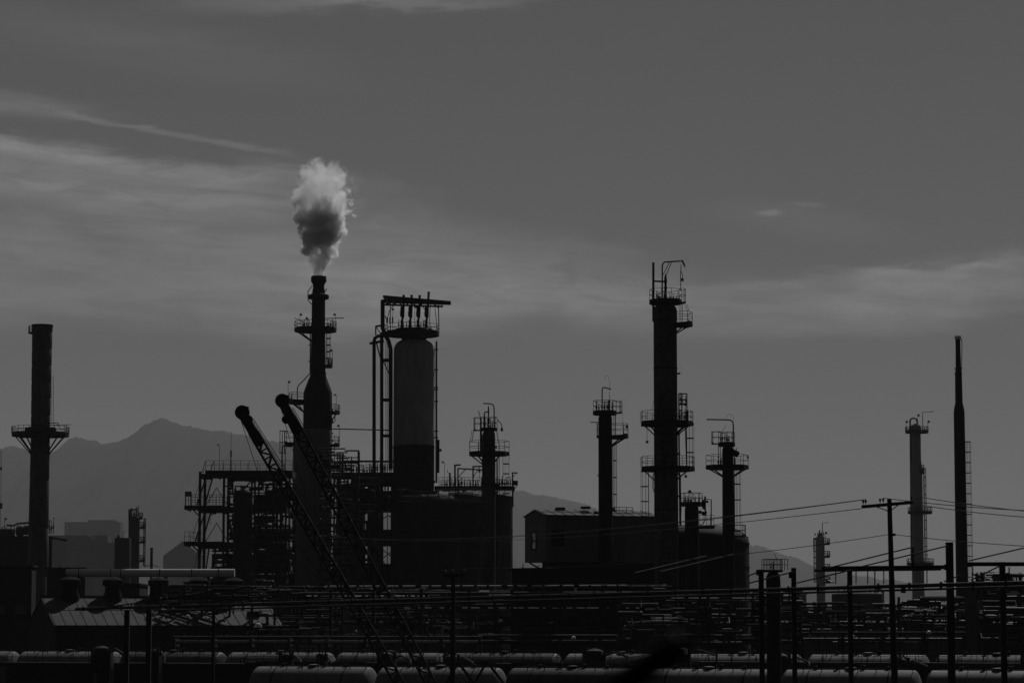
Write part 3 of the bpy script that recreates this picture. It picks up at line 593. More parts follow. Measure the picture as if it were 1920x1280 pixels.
def col_b():
    t = Rig('distillation_column', 'tallest dark column with four railed platforms and a curved davit on top', 'column', 1248, 750, 220)
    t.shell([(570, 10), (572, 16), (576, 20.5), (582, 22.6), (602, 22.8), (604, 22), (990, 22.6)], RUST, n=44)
    t.platform(564, 31, rail=21, th=6.5, n=10, cx=1248); t.platform(567, 40, -22, 25, rin=30, rail=25, th=1.2, n=2)
    t.platform(606, 53, -40, 30, rin=20, rail=20, th=5.5, n=3, braces=(-35, -10, 20), drop=14, shell_r=22)
    t.platform(792, 50.5, rail=21, th=6, n=9, cx=1250, braces=(-170, -140, -40, -12, 35), drop=18, shell_r=22)
    t.platform(877, 51.5, rail=21, th=6, n=9, cx=1251.5, braces=(-170, -35), drop=18, shell_r=22)
    t.tubepx('vent_pipe', [(1225, 602), (1225, 492)], 4.4, n=12); t.add('tie_bar', MB().bar(t.p(1226, 527), t.p(1246, 528), t.m(3)), STEEL)
    t.tubepx('davit_arm', [(1241.7, 566), (1241.7, 500), (1243, 494), (1246.5, 491.2), (1251, 491), (1275, 489.5)], 2.8, n=10)
    t.add('davit_head', MB().tube([t.p(1273, 490), t.p(1279, 488.5), t.p(1283, 496), t.p(1284.5, 501)], [t.m(1.2), t.m(2.4), t.m(2), t.m(1)], 10), LAMPM, label='weathered pale head of the davit')
    t.add('davit_stay', MB().bar(t.p(1243.5, 515), t.p(1255, 492), .06).bar(t.p(1249, 516), t.p(1259, 492), .06), STEEL)
    t.add('hoist_cable', MB().tube([t.p(1277, 496), t.p(1276.3, 512), t.p(1276.2, 545)], .035, 6).tube([t.p(1277, 508), t.p(1279.5, 514), t.p(1279.5, 522)], .03, 6).box(t.p(1279.5, 524.5), t.m(4.6), .2, t.m(5)), STEEL)
    t.add('relief_valve', MB().lathe((t.p(1248, 540).x, t.y), [(t.m(3.5), t.z(564)), (t.m(2), t.z(550)), (t.m(1.8), t.z(546)), (t.m(3.2), t.z(540)), (t.m(2), t.z(535)), (t.m(3), t.z(528)), (t.m(2.2), t.z(520)), (.04, t.z(514))], 12), STEEL)
    t.valves(1229, 1246, 563, 5, 17, -.3); t.valves(1255, 1275, 563, 4, 10, -.3)
    t.add('ladder', MB().bar(t.p(1275, 570), t.p(1275, 605), .05).bar(t.p(1279, 570), t.p(1279, 605), .05).bar(t.p(1285, 571), t.p(1290, 590), .03).bar(t.p(1288, 571), t.p(1294, 590), .03), STEEL)
    t.add('valve_rack', MB().bar(t.p(1273, 738), t.p(1273, 792), .1).bar(t.p(1278, 738), t.p(1278, 792), .06).bar(t.p(1288, 738), t.p(1288, 770), .08).bar(t.p(1272, 738), t.p(1288, 738), .1).bar(t.p(1272, 749), t.p(1288, 749), .1).bar(t.p(1272, 757.5), t.p(1288, 757.5), .16), STEEL)
    t.valves(1275, 1287, 758, 3, 19, 0); t.valves(1274, 1288, 791, 4, 30, 0); t.add('junction_box', MB().box(t.p(1287, 781, -.5), t.m(6), .3, t.m(20)), STEEL)
    t.cage(1293.5, 795, 875, 15, 26, dy=-.3); t.cage(1209, 884, 968, 16, 33, dy=-.3, side=-1, m=STEEL); t.tubepx('riser_pipe', [(1285, 797), (1287.5, 876)], 2)
    for x, y0, y1 in ((1211.5, 799, 829), (1283.5, 884, 893)):
        t.add('hanging_lamp', MB().tube([t.p(x, y0, -1.2), t.p(x + .6, y1 - 2, -1.2)], .02, 5).box(t.p(x + .5, y1 + 1, -1.2), t.m(4.5), .2, t.m(4.5)), STEEL)
    t.tubepx('outlet_pipe', [(1229, 883), (1224, 890), (1223.5, 915), (1228, 928), (1228, 985)], 1.8, dy=-.6); t.tubepx('riser_pipe', [(1276, 890), (1277, 985)], 1.4); t.tubepx('riser_pipe', [(1227, 800), (1227.5, 985)], 1.2)
    t.valves(1222, 1230, 893, 1, 12); t.tubepx('hoist_line', [(1226, 750), (1222, 769)], .6); t.tubepx('riser_pipe', [(1273, 805), (1275, 985)], 3, PIPE)
    for y in (700, 800, 812, 850, 888, 930): t.add('nozzle', MB().tube([t.p(1269, y), t.p(1275.5, y)], t.m(1.8), 8), STEEL)
    for y in (600, 690, 780, 868, 955): t.add('stiffening_ring', MB().ring((t.x, t.y), t.m(21), t.m(23.2), t.z(y + 1.2), t.z(y), 44), STEEL)
col_b()
def col_c():
    t = Rig('distillation_column', 'slim column with a long horizontal davit arm, rightmost on the round tank', 'column', 1365, 900, 212)
    t.shell([(833, 4.5), (837, 8), (841, 10), (847, 10.6), (876, 10.6), (1010, 11.4)], STEEL)
    t.platform(831, 16, rail=21, th=6, n=8, cx=1362.5); t.platform(831, 31, 160, 200, rin=14, rail=22, th=1.5, n=2)
    t.platform(874, 40.5, rail=21, th=5.5, n=8, cx=1363.5, braces=(-170, -145, -35, -10), drop=14, shell_r=11)
    t.tubepx('davit_arm', [(1375, 834), (1375, 797), (1374, 791), (1370.5, 787.5), (1364, 786.7), (1325, 786)], 2.6, n=10)
    hook(t, [(1375.3, 790), (1374.8, 781), (1371.5, 776.8), (1367, 776), (1363, 778), (1361.5, 783)]); hook(t, [(1354, 809), (1360.5, 797)], .8)
    t.valves(1350, 1368, 830, 6, 17, -.3); t.add('ladder', MB().bar(t.p(1347, 832), t.p(1347, 874), .05).bar(t.p(1350.5, 832), t.p(1350.5, 874), .05), STEEL)
    t.valves(1345, 1352, 872, 2, 18); t.add('side_drum', MB().htank(t.p(1370, 846, -.3), t.p(1383, 852, -.3), t.m(6)).tube([t.p(1380, 846, -.3), t.p(1380, 840, -.3)], t.m(.8), 8), STEEL)
    t.tubepx('riser_pipe', [(1374, 835), (1377, 850), (1377, 875)], 1.6); t.add('junction_box', MB().box(t.p(1401, 858, -.6), t.m(3), .15, t.m(5)).box(t.p(1376, 866, -.8), t.m(3), .2, t.m(14)), STEEL)
    t.cage(1382, 878, 996, 13, 31, dy=-.3)
    t.platform(1004, 33, -40, 20, rin=10, rail=20, th=2.5, n=3)
    for y in (905, 940, 962, 984): t.add('nozzle', MB().tube([t.p(1373, y), t.p(1378, y)], t.m(1), 8), STEEL)
col_c()
def small_vessel():
    t = Rig('drum_vessel', 'stubby drum with a railed cap, between the two columns on the round tank', 'vessel', 1297, 960, 222)
    t.shell([(947, 9), (951, 12.6), (956, 13.2), (1000, 13.2)], STEEL); t.platform(943, 20.5, rail=19, th=6, n=8)
    t.valves(1282, 1312, 942, 6, 14, -.2); t.tubepx('outlet_pipe', [(1280, 938), (1294, 938), (1297, 941)], 2.6); t.lamp(1291, 921, 942, 1.5, bright=False)
    t.tubepx('legs_pipe', [(1278, 950), (1276, 985)], .8)
    m = Rig('valve_manifold', 'knot of valves and pipes on a railed stand beside the stubby drum', 'valves', 1325, 960, 221, z0=P(960, 990, 221).z)
    m.tubepx('pipe', [(1333.5, 985), (1333.5, 936), (1319, 935)], 2.2); m.tubepx('pipe', [(1322, 930), (1322, 955), (1324, 960), (1322, 966)], 3.4); m.tubepx('pipe', [(1316.5, 928), (1316.5, 950)], 1.8)
    m.tubepx('pipe', [(1310, 962), (1318, 961), (1322, 966), (1322, 975), (1318, 982), (1312, 984)], 1.6)
    m.add('valve_body', MB().ball(m.p(1319, 940), m.m(3.5)).ball(m.p(1326, 940), m.m(2.6)).ball(m.p(1319, 962), m.m(4)).ball(m.p(1313, 959), m.m(3)).box(m.p(1320, 948), m.m(6), .3, m.m(12)), STEEL)
    railing(m, 1310, 1337, 985, 19, 7, -1); m.add('base_plate', MB().box(m.p(1323.5, 988), m.m(30), 2.5, m.m(4)), STEEL)
small_vessel()
# round tank carrying the columns
t = Rig('storage_tank', 'huge dark round tank with a shallow dome, carrying the three tall columns', 'tank', 1291, 1010, 236)
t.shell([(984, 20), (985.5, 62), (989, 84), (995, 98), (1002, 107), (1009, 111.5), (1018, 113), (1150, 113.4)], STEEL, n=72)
t.add('rim_vent', MB().tube([t.p(1398, 1004), t.p(1400, 1011)], .1, 8).bar(t.p(1392, 1004), t.p(1404, 1007), .08), STEEL)
for q_ in (1062, 1018): t.add('stiffening_ring', MB().ring((t.x, t.y), t.m(113), t.m(114.5), t.z(q_ + 1.7), t.z(q_), 72), STEEL)
railing(t, 1222, 1240, 985, 17, 6, -4)
# ================================================================== BUILDINGS
def gable(name, label, near, D, w, L, rot, z_eave, z_ridge, z_bot, wm, rm, over=.12, cat='building'):
    c, s = cos(rot), sin(rot); n = P(near, 1000, D); U_ = Vector((c, s, 0)); V_ = Vector((-s, c, 0)); o = Vector((n.x, D, 0))
    root = bpy.data.objects.new(name, None); COL.objects.link(root); root.location = o + Vector((0, 0, z_bot)); tag(root, label, cat)
    org = root.location
    q = lambda a, b, z: o + U_ * a + V_ * b + Vector((0, 0, z))
    mb = MB(); vs = []
    for a in (0, L): vs += [q(a, 0, z_bot), q(a, w, z_bot), q(a, w, z_eave), q(a, w / 2, z_ridge), q(a, 0, z_eave)]
    mb.add(vs, [(4, 3, 2, 1, 0), (5, 6, 7, 8, 9), (0, 1, 6, 5), (1, 2, 7, 6), (2, 3, 8, 7), (3, 4, 9, 8), (4, 0, 5, 9)])
    wall = link('wall', mb, wm, root, org)
    k = (z_ridge - z_eave) / (w / 2); rb = MB(); th = .07
    for sgn in (0, 1):
        vs = []
        for dz in (.03, .03 + th):
            for a in (-over, L + over):
                e = (-over if sgn == 0 else w + over)
                vs += [q(a, e, z_eave - over * k + dz), q(a, w / 2, z_ridge + dz)]
        rb.add(vs, [(0, 1, 3, 2), (4, 6, 7, 5), (0, 2, 6, 4), (1, 5, 7, 3), (0, 4, 5, 1), (2, 3, 7, 6)])
    # raised seams
    a = 0
    while a < L:
        rb.bar(q(a, -over, z_eave - over * k + th + .05), q(a, w / 2, z_ridge + th + .05), .04, .04); a += .9
    rb.bar(q(0, w * .25, (z_eave + z_ridge) / 2 + th + .05), q(L, w * .25, (z_eave + z_ridge) / 2 + th + .05), .03, .03)
    roof = link('roof', rb, rm, root, org)
    return root, q, org, roof
def upper_building():
    D = 228; Z = lambda y: P(960, y, D).z
    root, q, org, roof = gable('elevated_building', 'gable-roofed sheet-metal building raised high beside the round tank', 1024, D, 5.0, 10.4, R(21), Z(966), Z(954.5), Z(1052), WALLM, ROOF)
    f = MB(); z0, z1 = Z(1028), Z(996)
    # window cut look: framed opening on the gable end and a dark doorway on the long side
    for b0, b1 in ((2.2, 3.3),):
        f.bar(q(-.06, b0, z0), q(-.06, b0, z1), .1); f.bar(q(-.06, b1, z0), q(-.06, b1, z1), .1); f.bar(q(-.06, b0, z1), q(-.06, b1, z1), .1); f.bar(q(-.06, b0, z0), q(-.06, b1, z0), .1); f.bar(q(-.06, b0, (z0 + z1) / 2), q(-.06, b1, (z0 + z1) / 2), .08)
    w_ = link('window', f, STEEL, root, org)
    pane = MB(); pane.add([q(-.03, 2.25, z0 + .05), q(-.03, 3.25, z0 + .05), q(-.03, 3.25, z1 - .05), q(-.03, 2.25, z1 - .05)], [(0, 1, 2, 3)]); link('pane', pane, GLASS, w_, org)
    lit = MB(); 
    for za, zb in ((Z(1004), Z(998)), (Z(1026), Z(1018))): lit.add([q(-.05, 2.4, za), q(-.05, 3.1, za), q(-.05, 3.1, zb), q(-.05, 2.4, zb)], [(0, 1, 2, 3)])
    link('sky_patch', lit, LAMPM, w_, org)  # pale patches painted in for sky light seen through the opening
    d = MB(); d.box(q(1.05, -.05, (Z(993) + Z(1023)) / 2), 1.15, .1, Z(993) - Z(1023), R(21)); dd = link('door', d, BLACK, root, org)
    link('handle', MB().box(q(1.45, -.13, (Z(993) + Z(1023)) / 2), .06, .06, .14, R(21)), STEEL, dd, org)
    # roof clutter
    c = MB()
    for a, b, z in ((2.2, 2.2, .25), (4.0, 1.0, .1), (4.6, 2.3, .35), (7, 2.4, .25), (5.2, .8, .15)): c.box(q(a, b, Z(966) + (b / 2.5) * (Z(954.5) - Z(966)) + z), .8, .3, .22, R(21))
    link('roof_vent', c, STEEL, roof, org)
    rr = MB()
    for k in (.5, .25): rr.bar(q(5.9, 1.2, Z(958) + k * 1.0), q(8.6, 1.2, Z(958) + k * 1.0), .05)
    for a in (5.9, 6.5, 7.3, 8.0, 8.6): rr.bar(q(a, 1.2, Z(962)), q(a, 1.2, Z(958) + .5), .05)
    link('railing', rr, STEEL, roof, org)
    sup = MB()
    for a in (1.6, 5, 9.5):
        for b in (.6, 4.4): sup.bar(q(a, b, 0), q(a, b, Z(1052)), .3)
    sup.box(q(5.8, 2.5, (Z(1052) + Z(1062)) / 2), 8.6, 4.4, Z(1052) - Z(1062), R(21)); sup.bar(q(.1, .8, Z(1052)), q(1.4, .8, Z(1068)), .12); sup.bar(q(.1, 4.2, Z(1052)), q(1.4, 4.2, Z(1068)), .12)
    link('support_frame', sup, STEEL, root, org)
upper_building()
def block(name, label, x0, x1, y0, D, dep, m=STEEL, cat='building', extras=True, y1=None, win=1, grp=None):
    a = P(x0, y0, D); b = P(x1, y0, D); z0 = 0 if y1 is None else P(960, y1, D).z
    r = Rig(name, label, cat, (x0 + x1) / 2, y0, D, grp, z0=z0); h = a.z - z0
    r.add('wall', MB().box(((a.x + b.x) / 2, D + dep / 2, z0 + h / 2), b.x - a.x, dep, h), m)
    if extras:
        r.add('roof', MB().box(((a.x + b.x) / 2, D + dep / 2, a.z + .08), b.x - a.x + .3, dep + .3, .15), m)
        n = max(2, int((x1 - x0) / 30)) if win else 0
        for i in range(n):
            xx = a.x + (b.x - a.x) * (i + .5) / n; o = r.add('window', MB().bar((xx - .6, D - .03, a.z - h * .3), (xx + .6, D - .03, a.z - h * .3), .06, .08).bar((xx - .6, D - .03, a.z - h * .3 - 1), (xx + .6, D - .03, a.z - h * .3 - 1), .06, .08).bar((xx - .58, D - .03, a.z - h * .3 - 1.02), (xx - .58, D - .03, a.z - h * .3 + .02), .07, .07).bar((xx + .58, D - .03, a.z - h * .3 - 1.02), (xx + .58, D - .03, a.z - h * .3 + .02), .07, .07), STEEL)
            r.add('pane', MB().box((xx, D - .012, a.z - h * .3 - .5), 1.2, .02, .9), GLASS, o)
    return r
r = block('process_building', 'long low dark building under the gable-roofed sheet-metal building', 960, 1186, 1068, 226, 6, win=0); r.valves(965, 1180, 1068, 7, 12, 1)
# ================================================================== FAR COLUMNS
def far_col(px, D, prof, plats, label, davit, right=True, m=SHELL, cagex=None, rail=9, grp=None, pipe=None, lamps=(), name='distillation_column'):
    t = Rig(name, label, 'column', px, prof[len(prof) // 2][0], D, grp)
    t.shell(prof, m, n=24)
    for py, xl, xr in plats:
        if xl is None: t.platform(py, xr - px, -50, 50, rin=prof[-1][1] - 1, rail=rail, th=3, n=3)
        else: t.platform(py, (xr - xl) / 2, rail=rail, th=3, n=9, cx=(xl + xr) / 2)
    if davit: t.tubepx('davit_arm', davit, 1.5, n=6)
    if pipe: t.tubepx('overhead_pipe', pipe, 3.2, n=8)
    for x, a, b_ in lamps: t.lamp(x, a, b_, 1.5, bright=False)
    if cagex: t.cage(*cagex, rung=False)
    return t
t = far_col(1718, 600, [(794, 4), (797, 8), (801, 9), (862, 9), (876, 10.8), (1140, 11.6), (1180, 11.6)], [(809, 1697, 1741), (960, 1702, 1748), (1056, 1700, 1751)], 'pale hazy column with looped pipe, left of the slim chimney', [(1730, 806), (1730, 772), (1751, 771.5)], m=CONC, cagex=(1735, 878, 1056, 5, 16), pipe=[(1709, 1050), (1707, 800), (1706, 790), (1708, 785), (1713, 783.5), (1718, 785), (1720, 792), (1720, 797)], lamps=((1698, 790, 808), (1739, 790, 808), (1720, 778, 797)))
t.platform(880, 15, -60, 60, rin=9, rail=8, th=8, n=3)
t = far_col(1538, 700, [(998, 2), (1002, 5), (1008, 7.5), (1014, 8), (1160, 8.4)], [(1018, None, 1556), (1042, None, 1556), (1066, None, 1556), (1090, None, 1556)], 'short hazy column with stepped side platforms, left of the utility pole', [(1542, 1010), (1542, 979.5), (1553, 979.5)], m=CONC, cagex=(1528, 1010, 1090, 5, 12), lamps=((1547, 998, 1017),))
t.add('top_frame', MB().bar(t.p(1526, 1008), t.p(1526, 1030), .3).bar(t.p(1525, 1009), t.p(1546, 1006), .3).bar(t.p(1535, 1006), t.p(1537, 993), .3), STEEL); t.valves(1527, 1546, 1004, 5, 8)
t = far_col(253.5, 620, [(968, 6), (970, 8.6), (1100, 9)], [(988, None, 274), (1015, None, 274), (1050, None, 273), (970, None, 268)], 'small column with top frame and right-hand platforms, before the far mountains', None, m=STEEL, cagex=(271, 972, 1060, 4, 12))
t.add('top_frame', MB().bar(t.p(243, 955), t.p(243, 1100), .5).bar(t.p(242, 955), t.p(256, 955), .35).bar(t.p(247, 952), t.p(247, 968), .25).bar(t.p(256, 951), t.p(256, 968), .3).bar(t.p(259, 948), t.p(259, 968), .2).bar(t.p(242, 969), t.p(258, 969), .6), STEEL); t.valves(244, 262, 968, 5, 12)
r = Rig('vent_stack', 'short plain pipe stack between the small column and the pyramid roof', 'stack', 284, 1050, 560); r.shell([(1027, 2.6), (1090, 2.6)], STEEL, 'pipe_stack', 14); r.add('flange', MB().ring((r.x, r.y), r.m(2.4), r.m(3.3), r.z(1028), r.z(1026.4), 14), STEEL)
r.add('stay', MB().bar(r.p(284, 1058), r.p(270, 1062), .15).bar(r.p(284, 1058), r.p(298, 1062), .15), STEEL)
t = Rig('storage_tank', 'small dark round tank with an arched ladder rail, beside the small far column', 'tank', 230, 1040, 600); t.shell([(1008, 14.5), (1010, 15.5), (1100, 15.5)], STEEL); t.tubepx('arched_rail', [(228, 1008), (229, 1000), (233, 994.5), (238, 994)], .9)
t.tubepx('arched_rail', [(231, 1008), (232, 1002), (235, 998)], .7)
t.add('vent', MB().tube([t.p(222, 1008), t.p(222, 1003)], .3, 8), STEEL)
# ================================================================== DISTANT CITY
def distant():
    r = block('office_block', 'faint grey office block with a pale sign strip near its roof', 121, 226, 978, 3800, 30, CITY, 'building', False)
    r.add('parapet', MB().box(r.p(190, 976, 15), r.m(52), 20, r.m(4)), CITY)
    mb = MB()
    for i in range(13):
        if i in (1, 4, 10): continue
        x = 126 + i * 5.4; mb.box(r.p(x, 984 + (i % 3) * 1.2, -.6), r.m(2.4), .6, r.m(2 + (i * 7 % 4)))
    mb.box(r.p(194, 989, -.6), r.m(3), .6, r.m(7)); mb.box(r.p(127, 989, -.6), r.m(3), .6, r.m(6))
    r.add('sign', mb, CONC)
    for k in range(5): r.add('window_band', MB().box(r.p(173, 1003 + k * 11, -.2), r.m(100), .5, r.m(3)), STEEL)
    for x0, x1 in ((98, 130), (150, 182), (190, 214)):
        r2 = block('low_block', {98: 'low grey block just right of the thick chimney', 150: 'low grey block below the office block, with a light sloping rail', 190: 'low grey block in front of the office block, next to the small round tank'}[x0], x0, x1 + 20, 1003 + (x0 == 190) * 14, 2100, 20, CITY, 'building', False)
        r2.add('roof_ledge', MB().box(r2.p((x0 + x1 + 20) / 2, 1012 + (x0 == 190) * 14, -.3), r2.m(x1 - x0 + 20), .4, .7), CITY)
        if x0 == 150: r2.add('sloping_rail', MB().bar(r2.p(163, 1002, -1), r2.p(179, 1010, -1), 1.0), CITYL)
    p = Rig('pyramid_building', 'dark distant building with a pointed pyramid roof', 'building', 340, 1040, 2700)
    z1, z0 = p.z(1013), p.z(1042); x0, x1 = p.p(305, 1042).x, p.p(378, 1042).x; xm = p.p(340, 1020).x; y = p.y; d = 24
    mb = MB(); mb.add([(x0, y, z0), (x1, y, z0), (x1, y + d, z0), (x0, y + d, z0), (xm, y + d / 2, z1)], [(0, 1, 4), (1, 2, 4), (2, 3, 4), (3, 0, 4), (3, 2, 1, 0)]); p.add('roof', mb, CITY)
    p.add('wall', MB().box(((x0 + x1) / 2, y + d / 2, (z0 - .05) / 2), x1 - x0 - 1, d - 1, z0 - .05), CITY)
distant()
def mast():
    t = Rig('radio_mast', 'thin lattice mast at the extreme left edge', 'mast', 1.5, 900, 700); mb = MB()
    for dx in (-.22, .22): mb.bar(t.p(1.5, 842) + Vector((dx, 0, 0)), Vector((t.x + dx, t.y, 0)), .07)
    for i in range(60):
        y = 845 + i * 5; a = t.p(1.5, y); mb.bar(a + Vector((-.22, 0, 0)), a + Vector((.22, 0, -.5)), .04)
    t.add('lattice', mb, STEEL); t.add('antenna', MB().box(t.p(1.5, 948), .8, .3, 1.5).box(t.p(1.5, 878), .6, .3, .8), STEEL)
mast()
def left_clutter():
    r = block('boiler_house', 'dark boiler house with roof pipes, at the foot of the thick chimney', -30, 98, 1006, 420, 14, STEEL)
    r.valves(-5, 56, 1006, 12, 22, 2); r.valves(92, 104, 1000, 3, 26, -1)
    for x0, x1, y in ((-10, 22, 990), (22, 40, 986), (36, 60, 984)): r.add('roof_drum', MB().htank(r.p(x0 + 4, y + 8, 3), r.p(x1 - 4, y + 8, 3), r.m(9)), STEEL)
    r.lamp(10, 972, 1000, 2, bright=False); r.lamp(97, 988, 1005, 2, bright=False)
    r.tubepx('header_pipe', [(8, 983), (20, 984), (30, 980), (58, 978)], 3.5, dy=2)
    r = block('control_shed', 'flat-roofed grey shed in front of the boiler house', 88, 160, 1066, 300, 6, DWALL); r.valves(100, 150, 1066, 3, 9, 2)
    r = block('compressor_house', 'dark shed behind the warehouse, at the left edge', -20, 60, 1062, 272, 2.5, DWALL)
    r = block('pump_house', 'small grey pump house behind the middle of the warehouse roof', 205, 262, 1096, 262, 6, DWALL)
    r = block('pump_house', 'small dark pump house under the long pale duct', 290, 345, 1100, 262, 6, DWALL)
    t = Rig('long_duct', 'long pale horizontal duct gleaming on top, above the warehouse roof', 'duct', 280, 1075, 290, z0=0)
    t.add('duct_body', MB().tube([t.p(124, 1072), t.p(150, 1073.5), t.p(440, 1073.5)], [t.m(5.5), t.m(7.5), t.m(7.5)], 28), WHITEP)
    for x in (148, 208, 227, 300, 360, 410): t.add('strap', MB().tube([t.p(x - .8, 1073.5), t.p(x + .8, 1073.5)], t.m(8), 24), STEEL)
    for x in (150, 230, 310, 390): t.add('saddle', MB().bar(t.p(x, 1080, .2), Vector((t.p(x, 1080).x, 290.2, 0)), .4), STEEL)
left_clutter()
def yard_sheds():
    for x0, x1, y, D, l in ((345, 470, 1092, 352, 'dark shed behind the stairway structure'), (470, 625, 1078, 356, 'dark shed behind the bottle-shaped stack'), (625, 760, 1108, 360, 'dark shed behind the crowded pipe gallery'),
                            (1395, 1560, 1150, 330, 'dark shed behind the caged vessel'), (1560, 1720, 1158, 345, 'dark shed behind the leaning timber pole'), (1720, 1860, 1160, 340, 'dark shed behind the very slim chimney')):
        r = block('yard_shed', l, x0, x1, y, D, 8, STEEL, 'shed', win=0, grp=None); r.valves(x0 + 4, x1 - 4, y, int((x1 - x0) / 14), 10, 3)
        r.add('door', MB().box(((r.p(x0 + 30, y)).x, D - .04, 1.6), 2.4, .08, 3.2), BLACK)
yard_sheds()
def warehouse():
    D = 226; k_ = D / 150; Z = lambda y: P(960, y, D).z
    root, q, org, roof = gable('warehouse', 'low warehouse with a seamed grey roof crossed by vent shadows, bottom left', 107, D, 6.6 * k_, 13.2 * k_, R(23), Z(1172), Z(1119), 0, DWALL, ROOF, .15)
    for i, a in enumerate((1.55, 4.05, 6.75, 9.2, 11.3)):
        b = 3.1 * k_; a *= k_; z = Z(1119) - .2; k = MB(); c = q(a, b, 0)
        k.lathe((c.x, c.y), [(r_ * k_, z + h_ * k_) for r_, h_ in ((.55, -.35), (.55, .3), (.46, .45), (.44, .8), (.60, .88), (.60, 1.16), (.34, 1.3), (.05, 1.36))], 20); link('ventilator', k, BLACK, root, org)
    d = MB().box(q(12 * k_, 1.2 * k_, Z(1155)), .9, .8, .8, R(23)).box(q(12 * k_, 1.2 * k_, Z(1146)), 1.1, 1, .12, R(23)); link('roof_hatch', d, STEEL, root, org)
    g2 = MB().bar(q(0, -.2, Z(1173)), q(13.2 * k_, -.2, Z(1173)), .14); link('gutter', g2, STEEL, root, org)
    link('ridge_cap', MB().bar(q(-.1, 3.3 * k_, Z(1119) + .16), q(13.3 * k_, 3.3 * k_, Z(1119) + .16), .3, .1), STEEL, root, org)
    dd = link('door', MB().box(q(-.05, 3.3 * k_, 1.6), .08, 2.4, 3.2, R(23)), BLACK, root, org); link('handle', MB().box(q(-.14, 4.2, 1.3), .06, .08, .3, R(23)), STEEL, dd, org)
warehouse()
# ================================================================== CRANES
def crane(tip, foot, label, D, s=1.0):
    t = Rig('crawler_crane', label, 'crane', foot[0], foot[1], D)
    A = t.p(*tip); B = t.p(*foot); d = (B - A).normalized(); side = Vector((0, 1, 0)); up = d.cross(side).normalized()
    if up.z < 0: up = -up
    L = (B - A).length; W = .245 * s
    mb = MB(); lac = MB()
    def q(k, i, j):
        w = W * (min(1, .45 + k / L * 7) if k < L - 2 else 1); return A + d * k + side * (i * w) + up * (j * w)
    ks = [.4 + i * .5 for i in range(int((L - .6) / .5))]
    for i in (-1, 1):
        for j in (-1, 1):
            for a, b_ in zip(ks, ks[1:]): mb.bar(q(a, i, j), q(b_, i, j), .11)
    for n_, (a, b_) in enumerate(zip(ks, ks[1:])):
        f = 1 if n_ % 2 else -1
        for i in (-1, 1): lac.bar(q(a, i, f), q(b_, i, -f), .08)
        for j in (-1, 1): lac.bar(q(a, f, j), q(b_, -f, j), .08)
        lac.bar(q(a, -1, 1), q(a, 1, 1), .08); lac.bar(q(a, 1, 1), q(a, 1, -1), .08)
    bo = t.add('boom', mb, STEEL); t.add('lacing', lac, STEEL, bo)
    # solid tip section
    tp = MB(); K = 2.1
    for i in (-1, 1):
        vs = [A + side * i * .17 + up * .26, A + side * i * .17 - up * .28, q(K, i * .95, -1.05), q(K, i * .95, 1.05)]
        vs2 = [v + side * (-i * .05) for v in vs]; tp.add(vs + vs2, [(0, 1, 2, 3), (7, 6, 5, 4), (0, 4, 5, 1), (1, 5, 6, 2), (2, 6, 7, 3), (3, 7, 4, 0)])
    t.add('tip_plate', tp, STEEL)
    sh = MB()
    for c, r_ in ((A + up * .02 - d * .02, .41), (A + d * 1.05 - up * .30, .24) if s > 1 else (A + d * .5 + up * .15, .22)):
        for o in (-.12, .0, .12): sh.tube([c + side * (o - .03), c + side * (o + .03)], r_, 24)
        sh.tube([c - side * .2, c + side * .2], .08, 10)
    sh.box(A - d * .1 + up * .32, .28, .3, .22); t.add('sheave', sh, BLACK)
    t.add('pendant_line', MB().tube([A + up * .38 + d * .6, A + d * L * .5 + up * .62 * 1.2, B + up * 1.9], .022, 6).tube([A + up * .30 + d * .6 + side * .2, A + d * L * .5 + up * .5 + side * .2, B + up * 1.6 + side * .2], .02, 6), WIRE)
    t.add('hoist_line', MB().tube([A - Vector((.1, 0, .3)), A + d * (L * .3) - up * .9 - Vector((.55, 0, 0)), A + d * (L * .55) - up * .7], .02, 6), WIRE)
    # machine house, cab and crawlers on the ground
    bx = B.x + 1.2; y = t.y
    t.add('machine_house', MB().box((bx + 1.2, y, 2.1), 4.2, 2.8, 1.7).box((bx + 2.9, y, 1.9), .9, 3.0, 1.9), STEEL)
    cb = t.add('cab', MB().box((bx - .9, y - 1.1, 2.2), 1.2, 1.1, 1.9), STEEL); t.add('window', MB().box((bx - .9, y - 1.67, 2.55), .8, .04, .8), GLASS, cb)
    t.add('turntable', MB().lathe((bx, y), [(1.2, .9), (1.2, 1.25)], 24), STEEL)
    for sgn in (-1, 1):
        tk = MB(); pts = []
        for k in range(25):
            a = 2 * pi * k / 24; pts.append((bx + (1.9 if cos(a) > 0 else -1.9) + .48 * cos(a), y + sgn * 1.6, .5 + .48 * sin(a)))
        tk.tube(pts, .12, 6, False); tk.box((bx, y + sgn * 1.6, .5), 3.8, .5, .6); t.add('crawler_track', tk, BLACK)
    t.add('gantry', MB().bar((bx + 2.6, y, 3), (bx + 1.2, y, 4.8), .15).bar((bx + .2, y, 3), (bx + 1.2, y, 4.8), .15), STEEL)
    t.add('boom_foot', MB().bar(B, (bx, y - .6, 1.3), .18).bar(B, (bx, y + .6, 1.3), .18), STEEL)
crane((454, 774), (778, 1330), 'crawler crane with the lower leftmost lattice boom', 150)
crane((529, 752), (834, 1330), 'crawler crane whose taller boom crosses the bottle-shaped stack', 154, 1.12)
